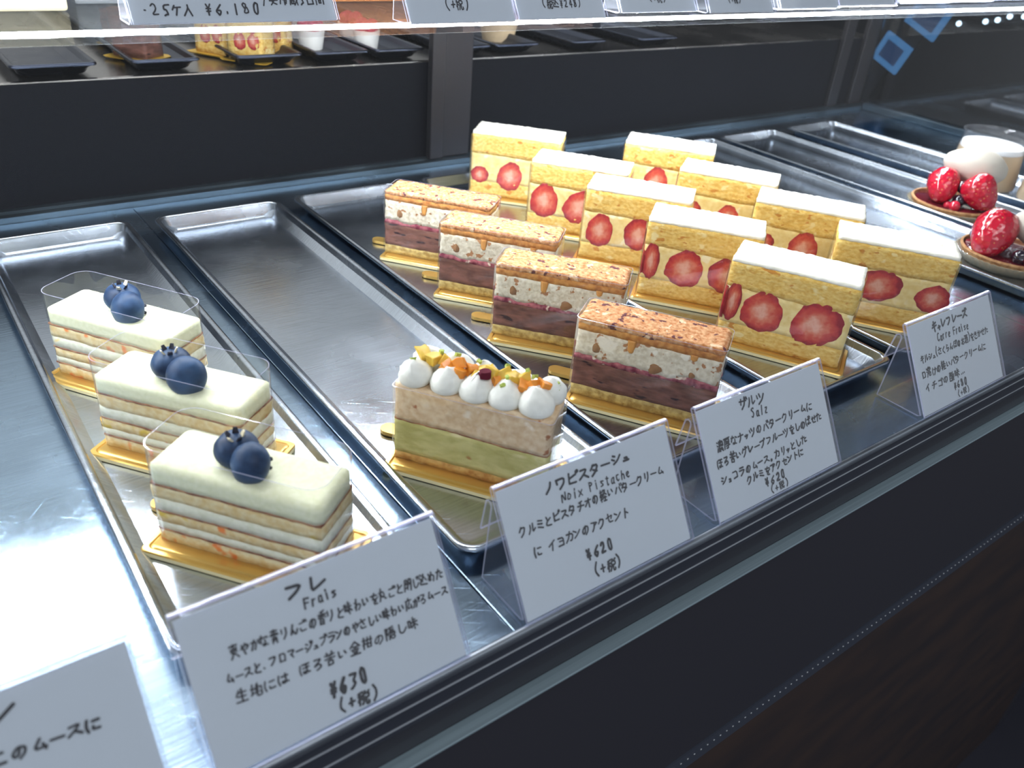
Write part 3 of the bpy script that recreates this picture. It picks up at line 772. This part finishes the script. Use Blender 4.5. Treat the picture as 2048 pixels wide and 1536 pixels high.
tart_parts2 = [
    ('quenelle', .0250, .0060, .0330, (0.15, 0.12, D(-50)), (.0330, .0200, .0185)),
    ('straw', -.0170, -.0120, .0250, (D(-30), D(50), D(-25)), .0420, .0350),
    ('straw', .0330, -.0190, .0240, (D(-35), D(28), D(40)), .0320, .0280),
    ('black_currant', .0120, -.0200, .0200, .0060), ('black_currant', .0060, -.0260, .0170, .0058), ('black_currant', .0200, -.0220, .0190, .0058),
    ('black_currant', -.0270, .0020, .0190, .0058), ('red_currant', .0150, -.0290, .0150, .0050)]
make_tart((0.5720, 0.0970, 0), 'berry tart nearest the viewer, cut off by the right edge of the photo', tart_parts2)

def make_cup(loc, label):
    t = thing('pudding_cup', label, 'pudding cup', loc, 0, 'beige pudding cups')
    bm = bmesh.new()
    lathe(bm, [(.0320, .0016), (.0345, .0024), (.0355, .0060), (.0325, .0400), (.0305, .0500), (.0312, .0548), (.0320, .0556), (.0318, .0566), (.0300, .0566), (.0292, .0550), (.0290, .0500), (.0310, .0400), (.0340, .0060), (.0002, .0040)], 56)
    link('glass_cup', bm, 'acrylic', t, smooth=50)
    bm = bmesh.new(); lathe(bm, [(.0002, .0044), (.0330, .0050), (.0336, .0070), (.0306, .0400), (.0002, .0402)], 48); link('pudding', bm, 'pudding', t, smooth=50)
    bm = bmesh.new(); lathe(bm, [(.0002, .0403), (.0305, .0403), (.0296, .0450), (.0290, .0455), (.0002, .0455)], 48); link('cream_top', bm, 'pudding_top', t, smooth=50)
    return t
cup = make_cup((0.7720, 0.2240, 0), 'beige pudding cup with white top, standing behind the tart with two strawberries')
copy_thing(cup, (0.7800, 0.1520, 0), 0.4, 'beige pudding cup cut off by the right edge of the photo, nearer the viewer')

# ------------------------------------------------------------------ handwriting
G = {}
def g(ch, s): G[ch] = [[(int(w[i], 16), int(w[i + 1], 16)) for i in range(0, len(w), 2)] for w in s.split()]
DK = ' 7A88 9AA8'; HD = ' 899AA99889'
for ch, s in {
 'フ': '18886421', 'レ': '29215396', 'ム': '592293 7591', 'ー': '1595', 'ス': '28886511 5491', 'ロ': '2821 288881 2181', 'マ': '189854 4571',
 'シ': '2847 1534 216397', 'ュ': '357561 1191', 'ラ': '2989 16967330', 'ン': '1846 115397', 'ノ': '796521', 'ワ': '2825 28988440',
 'ヒ': '29212181 2587', 'タ': '4915 38886320 3573', 'チ': '7938 1595 585430', 'オ': '1797 6960 6712', 'ハ': '3711 6791', 'リ': '3934 797450',
 'ク': '4915 38886320', 'ル': '383410 696194', 'ミ': '2978 2675 2381', 'イ': '7914 5650', 'ヨ': '288881 3585 2181', 'カ': '17978161 594410',
 'ア': '189865 575330', 'セ': '169774 494191', 'ト': '4940 4684', 'サ': '1797 3934 797440', 'ツ': '1825 4956 987330', 'ッ': '1624 4754 865230',
 'ナ': '1696 595420', 'ョ': '266661 3464 2161', 'コ': '288881 2181', '。': '2040422220', '、': '2231', 'キ': '2789 1496 4A60', 'ャ': '148674 4750',
 'ケ': '3915 2797 6740', 'メ': '8810 3683',
 'や': '15789664 5967 2850', 'か': '17675141 4911 8895', 'な': '1858 3A14 7897 6661313381', 'り': '2925 797440', 'ん': '591045517094', 'こ': '2878 242181',
 'の': '5842211448878350', 'と': '3945 87342180', 'わ': '3A30 174712669460', 'い': '282243 7784', 'を': '1888 5A246562 96434080', 'し': '39316094',
 'め': '2842 693113579570', 'た': '1767 4910 6595 636191', 'さ': '1798 4A74 242181', 'る': '29891355835031', 'ろ': '298913658240', 'に': '291420 5797 535191',
 'は': '291420 4797 7971414391', 'ほ': '291420 4999 4696 7971414391', 'せ': '1697 7974 383181', 'け': '291420 4797 797450', 'く': '792570', 'ら': '3968 3723758230',
 'お': '1767 494112659260 8896', 'き': '2889 2687 4A74 233080',
 '爽': '1999 5A5410 5490 2736 2637 7786 7687 2534 7584', '青': '2989 2787 1696 5A56 3430 347470 3373 3272', '香': '7A39 1797 5955 5715 5795 3430 347470 3272 3070',
 '味': '1813 183833 1333 5888 4696 6A60 6542 6592', '丸': '17777191 4A3410 2553', '閉': '1910 19494616 696696 699990 3575 5651 5432', '込': '2938 163512 1190 6943 5893',
 '金': '5A16 5A96 3676 2484 5650 3341 7361 1090', '柑': '1747 2920 2613 3544 4797 5951 8981 5484 5181', '隠': '1910 19392634 14 8A49 5857 6867 8877 46969343 4595 4240 526080 8291'.replace('2634 14', '263414'),
 '生': '3915 2787 5A50 2484 1090', '地': '1646 2922 1143 45979383 6962 58509092', '苦': '1898 3A37 7A77 1595 5753 3330 337370 3070',
 '軽': '1848 1646 1444 1614 4644 1242 2A20 598955 6795 5393 7470 5090', '濃': '1928 1625 1023 4946 499996 6A66 4898 4696 4595 4530 5383 4292 5250 6290',
 '厚': '1999 2910 4845 488885 4686 4585 348462 3292 626040', '酒': '1928 1625 1023 3999 4740 479790 6965 7975 4393 4090', '口': '2721 277771 2171',
 '溶': '1928 1625 1023 6A69 37399997 5846 7886 6633 6693 5350808353', '酸': '1959 1710 175750 2925 4945 1353 1050 7A6797 7664 8694 7451 749360 7290',
 '税': '4A19 1747 2920 2613 3544 6A69 9A89 5898955558 6540 75709092', '要': '1999 2825 288885 4945 6965 2585 553280 1393 7420', '冷': '1827 1124 6A35 6A95 5676 448471 6460',
 '蔵': '1999 3A38 7A78 2797 2710 3531 3565 3363 3161 5551 7890 9460', '日': '2920 298980 2585 2080', '間': '1910 19494616 696696 699990 4541 456561 4363 4161',
 '入': '495610 5690', '広': '5A59 1898 2810 673192 8490',
 'F': '2920 2989 2575', 'r': '3630 343566', 'a': '764634315072 767180', 'i': '5650 5958', 's': '7636454524 5451'.replace(' ', '') if 0 else '763635547231', 'N': '20298089', 'o': '46332150728456',
 'x': '2680 8620', 'P': '3930 39787635', 't': '5951609 1'.replace('609 1', '6071') + ' 3777', 'c': '765637321061 71'.replace('765637321061 71', '76364232506071'), 'h': '3930 34567470', 'e': '337376463352 71'.replace('337376463352 71', '33747646331050 71'.replace('1050 71', '325071')),
 'S': '897A49386673514021', 'l': '5A50', 'z': '36763070', 'C': '897A49353250718 2'.replace('718 2', '7182'), '6': '794623415061736434', '3': '29898855734120', '0': '5A38325071787A5A'.replace('7A5A', '795A'), '2': '385A79752181', '8': '5A395577825132556A5A'.replace('556A5A', '55895A'.replace('5589', '5579')),
 '5': '8939355571513 0'.replace('513 0', '5130'), '4': '693393 7870', '1': '5950', '¥': '3955 7955 5550 3575 3373', '(': '6A362360'.replace('2360', '3360'), ')': '4A767340'.replace('7673', '7773'), '+': '5852 2585', '・': '4555', '.': '4142', '…': '2122 5152 8182', '/': '8A10', '-': '2585', ' ': '',
}.items(): g(ch, s)
for a, b, d in (('ジ', 'シ', DK), ('ブ', 'フ', DK), ('ピ', 'ヒ', HD), ('バ', 'ハ', DK), ('ザ', 'サ', DK), ('グ', 'ク', DK), ('プ', 'フ', HD), ('ズ', 'ス', DK), ('ゴ', 'コ', DK), ('ご', 'こ', DK), ('じ', 'し', DK), ('が', 'か', DK), ('ば', 'は', DK), ('ぼ', 'ほ', DK), ('だ', 'た', DK)):
    G[a] = [list(s) for s in G[b]]
    for w in d.split(): G[a].append([(int(w[i], 16), int(w[i + 1], 16)) for i in range(0, len(w), 2)])
SMALL = set('ュョャッ')
LATIN = set('abcdefghijklmnopqrstuvwxyzFNPSC ')

def chaikin(p):
    if len(p) < 3: return p
    out = [p[0]]
    for a, b in zip(p, p[1:]):
        out.append((a[0] * .78 + b[0] * .22, a[1] * .78 + b[1] * .22)); out.append((a[0] * .22 + b[0] * .78, a[1] * .22 + b[1] * .78))
    out.append(p[-1]); return out

def stroke(bm, pts, w, z):
    pts = chaikin(pts)
    if len(pts) == 1: pts = pts + pts
    for (x0, y0), (x1, y1) in zip(pts, pts[1:]):
        a = math.atan2(y1 - y0, x1 - x0); ring = []
        for k in range(6): ring.append((x1 + w / 2 * math.cos(a - PI / 2 + PI * k / 5), y1 + w / 2 * math.sin(a - PI / 2 + PI * k / 5), z))
        for k in range(6): ring.append((x0 + w / 2 * math.cos(a + PI / 2 + PI * k / 5), y0 + w / 2 * math.sin(a + PI / 2 + PI * k / 5), z))
        bm.faces.new([bm.verts.new(p) for p in ring])

def write(bm, text, p0, p1, h, w, rnd, z=.00022):
    """one handwritten line from p0 to p1 (mm on the card), letter height h, pen width w"""
    wts = [0.62 if (c in LATIN or c in '()+.・1/') else 0.72 if c in '0123456789¥' else 0.78 if c in SMALL or c in '、。' else 1.0 for c in text]
    if '・' in text: wts = [0.7 if c in '・.' else 1.0 for c in text]
    tot = sum(wts); dx, dy = p1[0] - p0[0], p1[1] - p0[1]
    ln = math.hypot(dx, dy); ang = math.atan2(dy, dx); s = 0.0
    for c, wt in zip(text, wts):
        cell = ln * wt / tot
        if c in G and G[c]:
            gw = min(cell * (1.05 if wt < .7 else .94), h * 1.15); hh = h * (1.0 if ord(c) > 0x4e00 or ord(c) < 0x300 else .86)
            if c in SMALL: hh *= .62; gw *= .8
            if c in '(':  hh *= 1.2
            if c == ')': hh *= 1.2
            ox = s + (cell - gw) / 2; j = rnd.uniform(-.09, .09); oy = rnd.uniform(-.05, .05) * h; sh = rnd.uniform(.0, .12)
            for st in G[c]:
                q = []
                for a, b in st:
                    x = (a + rnd.uniform(-.25, .25)) / 10 * gw; y = (b + rnd.uniform(-.25, .25)) / 10 * hh
                    x, y = x + sh * y - y * j, y + x * j
                    x += ox; y += oy
                    q.append(((p0[0] + x * math.cos(ang) - y * math.sin(ang)) / 1000, (p0[1] + x * math.sin(ang) + y * math.cos(ang)) / 1000))
                stroke(bm, q, w * rnd.uniform(1.0, 1.3) / 1000, z)
        s += cell

# ------------------------------------------------------------------ price cards in acrylic stands
LEAN = math.atan2(0.0463, 0.0279)
def price_card(x0, y0, z0, W, H, label, lines, seed, group='handwritten price cards', foot=1.0, rz=0.0):
    t = thing('price_card', label, 'price card', (x0, y0, z0), rz, group)
    cs, sn = math.cos(LEAN), math.sin(LEAN)
    def P(s, o): return (s * cs - o * sn, s * sn + o * cs)
    pl = [P(.0012, .0008), P(H, .0008), P(H + .0007, .0005), P(H + .0010, -.0003), P(H + .0006, -.0011), P(H, -.0013), P(.0026, -.0013), (.0040, .0008), (.0296 * foot, .0008), (.0274 * foot, .0385 * foot), (.0281 * foot, .0400 * foot), (.0294 * foot, .0404 * foot), (.0308 * foot, .0394 * foot), (.0332 * foot, .0237 * foot)]
    th = .0009
    # offset polyline -> closed outline
    left, right = [], []
    for i, (y, z) in enumerate(pl):
        a = pl[max(0, i - 1)]; b = pl[min(len(pl) - 1, i + 1)]
        d = Vector((b[0] - a[0], b[1] - a[1])).normalized(); nrm = Vector((-d.y, d.x))
        left.append((y + nrm.x * th / 2, z + nrm.y * th / 2)); right.append((y - nrm.x * th / 2, z - nrm.y * th / 2))
    bm = bmesh.new()
    A = [[bm.verts.new((x, *q)) for q in left] for x in (0, W)]; B = [[bm.verts.new((x, *q)) for q in right] for x in (0, W)]
    n = len(pl)
    for i in range(n - 1):
        bm.faces.new((A[0][i], A[0][i + 1], A[1][i + 1], A[1][i])); bm.faces.new((B[0][i], B[1][i], B[1][i + 1], B[0][i + 1]))
        for k in (0, 1):
            f = bm.faces.new((A[k][i], A[k][i + 1], B[k][i + 1], B[k][i])); f.material_index = 1
    for i in (0, n - 1):
        f = bm.faces.new((A[0][i], A[1][i], B[1][i], B[0][i])); f.material_index = 1
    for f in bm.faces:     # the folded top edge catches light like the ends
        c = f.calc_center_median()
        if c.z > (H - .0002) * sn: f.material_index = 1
    link('acrylic_stand', bm, ['acrylic', 'acrylic_edge'], t)
    bm = bmesh.new(); box(bm, .0012, W - .0012, .0014, H - .0012, -.0004, -.0001)
    card = link('paper_card', bm, 'paper', t, rot=(LEAN, 0, 0))
    if lines:
        bm = bmesh.new(); rnd = random.Random(seed)
        for text, p0, p1, h, w in lines: write(bm, text, p0, p1, h, w, rnd, .0001)
        link('handwriting', bm, 'ink', card)
    return t
CWd, CHt = .0912, .0540
price_card(-.1122, 0.0005, 0.0004, CWd, CHt, 'white price card reading Frais and 630 yen, below the blueberry cakes', [
    ('フレ', (33.5, 45.2), (48.6, 44.2), 5.8, 1.0), ('Frais', (39.0, 40.6), (50.8, 40.2), 3.6, .55), ('爽やかな青りんごの香りと味わいを丸ごと閉じ込めた', (13.6, 35.0), (89.0, 31.2), 4.2, .5),
    ('ムースと、フロマージュブランのやさしい味わい広がるムース', (10.3, 28.0), (89.3, 25.0), 3.9, .5), ('生地には ほろ苦い金柑の隠し味', (11.5, 21.6), (75.5, 18.4), 4.1, .5),
    ('¥630', (39.0, 9.3), (53.4, 9.0), 5.2, 1.0), ('(+税)', (41.0, 3.2), (55.2, 2.0), 4.2, .75)], 11)
price_card(.0046, 0.0005, 0.0004, CWd, CHt, 'white price card reading Noix Pistache and 620 yen, below the pistachio cake', [
    ('ノワピスターシュ', (21.5, 44.0), (67.2, 44.8), 5.6, .8), ('Noix Pistache', (28.6, 39.0), (65.5, 37.8), 4.0, .5), ('クルミとピスタチオの軽いバタークリーム', (6.5, 32.8), (83.6, 32.9), 4.6, .58),
    ('に イヨカンのアクセント', (10.6, 23.4), (60.2, 22.8), 4.9, .58), ('¥620', (33.8, 12.8), (48.6, 12.8), 4.6, .85), ('(+税)', (36.0, 5.2), (50.6, 4.6), 4.6, .7)], 12)
price_card(.1130, 0.0005, 0.0004, CWd, CHt, 'white price card reading Salz and 620 yen, below the nut layer cakes', [
    ('ザルツ', (27.6, 46.0), (46.4, 45.0), 6.0, .7), ('Salz', (35.0, 40.2), (47.0, 40.0), 4.2, .6), ('濃厚なナッツのバタークリームに', (8.6, 31.8), (78.6, 32.3), 4.9, .62),
    ('ほろ苦いグレープフルーツをしのばせた', (6.3, 24.6), (84.4, 25.4), 4.7, .62), ('ショコラのムース。カリッとした', (6.7, 16.6), (70.2, 18.0), 4.6, .62), ('クルミをアクセントに', (23.0, 11.7), (65.6, 12.9), 4.3, .62),
    ('¥620', (34.2, 6.9), (49.6, 6.9), 4.0, .75), ('(+税)', (37.2, 2.4), (50.9, 2.3), 3.3, .5)], 13)
price_card(.2828, 0.0005, 0.0004, CWd * 1.02, CHt, 'white price card reading Carre Fraise and 680 yen, below the strawberry cakes', [
    ('キャレフレーズ', (24.4, 44.6), (64.4, 45.0), 6.2, .95), ('Carre Fraise', (28.2, 38.3), (63.2, 38.2), 4.6, .6), ('キルシュ(さくらんぼのお酒)をきかせた', (7.8, 30.4), (84.2, 30.8), 4.8, .6),
    ('口溶けの軽いバタークリームに', (6.4, 21.6), (78.2, 22.2), 5.0, .65), ('イチゴの酸味…', (7.3, 13.8), (51.4, 14.1), 4.8, .65), ('¥680', (35.4, 7.8), (51.0, 7.7), 4.2, .75), ('(+税)', (38.6, 2.8), (52.2, 2.7), 3.4, .5)], 14)
price_card(-.2142, 0.0005, 0.0004, CWd, CHt, 'leftmost lower price card, cut off by the left edge of the photo', [
    ('レ', (54.0, 44.6), (61.2, 44.8), 6.2, 1.0), ('このムースに', (51.5, 34.2), (78.4, 32.0), 4.4, .75)], 15)

# upper shelf cards, seen only by their lower edges
ZU = .1682
UG = 'price cards on the upper shelf edge'
def upper(x0, x1, y, label, lines, seed): price_card(x0, y, ZU, x1 - x0, .0560, label, lines, seed, UG, .62)
upper(-.0392, .0634, .2630, 'large upper shelf price card ending in 6.180 yen, top left', [('・20ケ入 ¥5.030', (6.0, 13.4), (62.0, 13.0), 5.5, .7), ('・25ケ入 ¥6.180', (6.0, 5.2), (62.0, 5.0), 5.5, .7), ('/要冷蔵5日間', (64.0, 9.4), (97.0, 9.4), 6.5, .6)], 21)
upper(.0958, .1668, .2465, 'small upper shelf price card right of the large one, with a tax note', [('(+税)', (25.0, 8.0), (40.0, 8.0), 6.0, .6)], 22)
upper(.1707, .2400, .2510, 'upper shelf price card with a note ending in 248 yen', [('(税込¥248)', (20.0, 8.0), (50.0, 8.0), 5.0, .6)], 23)
upper(.2664, .3397, .2668, 'upper shelf price card right of the one with 248 yen', [('(+税)', (28.0, 8.0), (44.0, 8.0), 5.0, .6)], 24)
upper(.3434, .4153, .2592, 'upper shelf price card above the farthest strawberry cake', [('(+税)', (22.0, 8.0), (36.0, 8.0), 5.0, .6)], 25)
upper(.4333, .5093, .2680, 'upper shelf price card fifth from the right end', [('(+税)', (28.0, 11.0), (44.0, 11.0), 5.0, .6)], 26)
upper(.5118, .6020, .2740, 'upper shelf price card fourth from the right end', [('(+税)', (32.0, 12.0), (48.0, 12.0), 5.0, .6)], 27)
upper(.6258, .7126, .2850, 'upper shelf price card third from the right end', [], 28)
upper(.7185, .8050, .2890, 'upper shelf price card second from the right end', [], 29)
upper(.8120, .9000, .2960, 'last upper shelf price card at the right end', [], 30)

# ------------------------------------------------------------------ goods on the upper shelf (blurred behind the glass)
ZSH = .1682
def gift(x0, x1, y0, y1, h, mat, label, name='gift_box'):
    t = thing(name, label, 'box', ((x0 + x1) / 2, (y0 + y1) / 2, ZSH), 0)
    w, d = x1 - x0, y1 - y0
    link('box_body', bevelled_box(-w / 2, w / 2, -d / 2, d / 2, 0, h * .62, .0015), mat, t)
    link('box_lid', bevelled_box(-w / 2 - .0012, w / 2 + .0012, -d / 2 - .0012, d / 2 + .0012, h * .6201, h, .002), mat, t)
gift(-.20, -.055, .31, .40, .030, 'box_cream', 'cream coloured box on the upper shelf at the far left')
gift(-.048, -.005, .33, .40, .030, 'box_grey', 'grey box on the upper shelf behind the large price card')
gift(.085, .165, .33, .40, .022, 'box_orange', 'orange brown box on the upper shelf beside the large price card')
gift(.185, .300, .33, .40, .026, 'box_brown', 'brown box on the upper shelf behind the small price cards')

# ------------------------------------------------------------------ rear tier: trays with cakes beyond the black panel
ZR = .0920
RG = 'dark trays on the rear tier'
for x0, x1, y0, lab in ((-.060, -.003, .518, 'empty dark rear tray at the left'), (.020, .071, .518, 'dark rear tray with chocolate cakes'), (.099, .155, .518, 'dark rear tray with strawberry cakes in gold wraps'),
                    (.166, .2160, .518, 'dark rear tray between the gold wraps and the pink berry cups'), (.222, .272, .518, 'dark rear tray with pink berry cups, left of the door post'), (.300, .3455, .518, 'dark rear tray just right of the door post'),
                    (.3505, .4040, .518, 'dark rear tray second right of the door post'), (.4460, .4930, .518, 'dark rear tray third right of the door post'), (.540, .600, .518, 'dark rear tray at the far right')):
    o = link('rear_tray', tray_mesh(x1 - x0, .40, .0105, .004), 'darktray', loc=((x0 + x1) / 2, y0 + .20, ZR), smooth=50)
    tag(o, lab, 'tray', RG)
def wrapped(x, y, rz, label, mat, berry, s=1.0):
    t = thing('wrapped_cake', label, 'cake', (x, y, ZR + .0016), rz, 'small cakes on the rear tier')
    link('cake_block', slab(.030 * s, .022 * s, lambda x, y: .0012, lambda x, y: .030 * s, step=.004, amp=.0006), mat, t, smooth='all')
    if berry:
        for u, zz in ((-.004, .016), (.008, .017)):
            o = bpy.data.objects.new('strawberry_half', SB[0]); COL.objects.link(o); o.parent = t
            o.scale = (.0058, .003, .0072); o.location = (u, -.011 * s, zz)
    bm = bmesh.new(); loops(bm, [[(x, y, 0) for x, y in rrect(.020 * s, .016 * s, .003)], [(x, y, .0011) for x, y in rrect(.021 * s, .017 * s, .003)]])
    link('cake_board', bm, 'yellow_wrap', t)
    film(t, .032 * s, .024 * s, .0012, .036 * s, .003)
    return t
wrapped(.106, .578, D(-58), 'gold boarded strawberry cake farthest left on the rear strawberry tray', 'carre_sponge', True, 1.0)
wrapped(.122, .546, D(-50), 'gold boarded strawberry cake nearest the edge of the rear strawberry tray', 'carre_sponge', True, 1.0)
wrapped(.150, .572, D(-45), 'gold boarded strawberry cake at the right of the rear strawberry tray', 'carre_sponge', True, 1.0)
wrapped(.140, .625, D(-48), 'gold boarded strawberry cake at the back of the rear strawberry tray', 'carre_sponge', True, .95)
wrapped(.040, .575, D(-52), 'gold boarded chocolate cake nearest on the rear tray', 'salz_choc', False, 1.0)
wrapped(.045, .630, D(-50), 'gold boarded chocolate cake farther on the rear tray', 'salz_choc', False, .9)
def berry_cup(x, y, label, pale):
    t = thing('berry_cup', label, 'dessert cup', (x, y, ZR + .0016), 0, 'pink berry cups on the rear tier')
    bm = bmesh.new(); lathe(bm, [(.010, 0), (.0125, .016), (.0002, .0162)], 24); link('cup', bm, 'pudding_top', t, smooth=50)
    for k in range(4):
        bm = bmesh.new(); bmesh.ops.create_uvsphere(bm, u_segments=14, v_segments=10, radius=.0062)
        link('raspberry', bm, 'freeze_berry', t, loc=(.006 * math.cos(k * 1.57), .006 * math.sin(k * 1.57), .0195), smooth='all')
berry_cup(.190, .580, 'pale dessert cup with pink berries between the rear trays', 1)
berry_cup(.240, .570, 'pale dessert cup with pink berries, left of the door post and nearest it', 1)
berry_cup(.245, .610, 'pale dessert cup with pink berries, farther back left of the door post', 1)
berry_cup(.205, .630, 'pale dessert cup with pink berries, farther back between the rear trays', 1)
c2 = thing('cream_dish', 'pale round dish on the rear tier right of the door post', 'dish', (.400, .585, ZR + .0016))
bm = bmesh.new(); lathe(bm, [(.016, 0), (.020, .018), (.019, .0185), (.0002, .012)], 32); link('dish_body', bm, 'pudding', c2, smooth=50)

# ------------------------------------------------------------------ added glowing pieces imitating blue and white reflections in the smoked end glass
def display(x, y, z, w, h, rx, label):  # glowing frame added in place of a blue square reflected in the glass
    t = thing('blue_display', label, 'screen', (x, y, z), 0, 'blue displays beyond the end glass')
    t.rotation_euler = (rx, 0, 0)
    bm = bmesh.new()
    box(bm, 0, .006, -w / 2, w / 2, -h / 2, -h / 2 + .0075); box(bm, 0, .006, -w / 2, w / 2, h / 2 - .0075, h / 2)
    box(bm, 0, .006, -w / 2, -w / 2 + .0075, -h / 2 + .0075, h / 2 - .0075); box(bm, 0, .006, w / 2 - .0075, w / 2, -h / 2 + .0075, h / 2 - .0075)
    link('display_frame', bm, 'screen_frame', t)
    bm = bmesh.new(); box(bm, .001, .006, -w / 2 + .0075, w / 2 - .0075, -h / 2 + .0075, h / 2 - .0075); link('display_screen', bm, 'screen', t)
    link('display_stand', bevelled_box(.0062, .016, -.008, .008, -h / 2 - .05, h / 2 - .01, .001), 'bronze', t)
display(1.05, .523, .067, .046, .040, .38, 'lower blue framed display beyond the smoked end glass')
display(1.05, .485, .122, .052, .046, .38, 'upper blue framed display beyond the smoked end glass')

dots = [(.5085, .0998), (.4881, .1064), (.4710, .1105), (.4452, .1091), (.4102, .1173), (.3951, .1216), (.3812, .1281), (.3631, .1310)]  # reflected bright dots, built as added glowing spheres
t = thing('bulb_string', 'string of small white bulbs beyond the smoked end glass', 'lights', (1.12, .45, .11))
for y, z in dots:
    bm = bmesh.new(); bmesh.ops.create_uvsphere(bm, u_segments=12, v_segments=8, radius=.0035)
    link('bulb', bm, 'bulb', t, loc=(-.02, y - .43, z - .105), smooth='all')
bm = bmesh.new(); pr = [(y - .43, z - .105) for y, z in dots]
for (a, b), (c, d) in zip(pr, pr[1:]):
    loops(bm, [[(-.016, a - .0008, b), (-.016, a + .0008, b), (-.0145, a, b)], [(-.016, c - .0008, d), (-.016, c + .0008, d), (-.0145, c, d)]])
link('cable', bm, 'bronze', t)  # dark strand added only to join the glowing dots
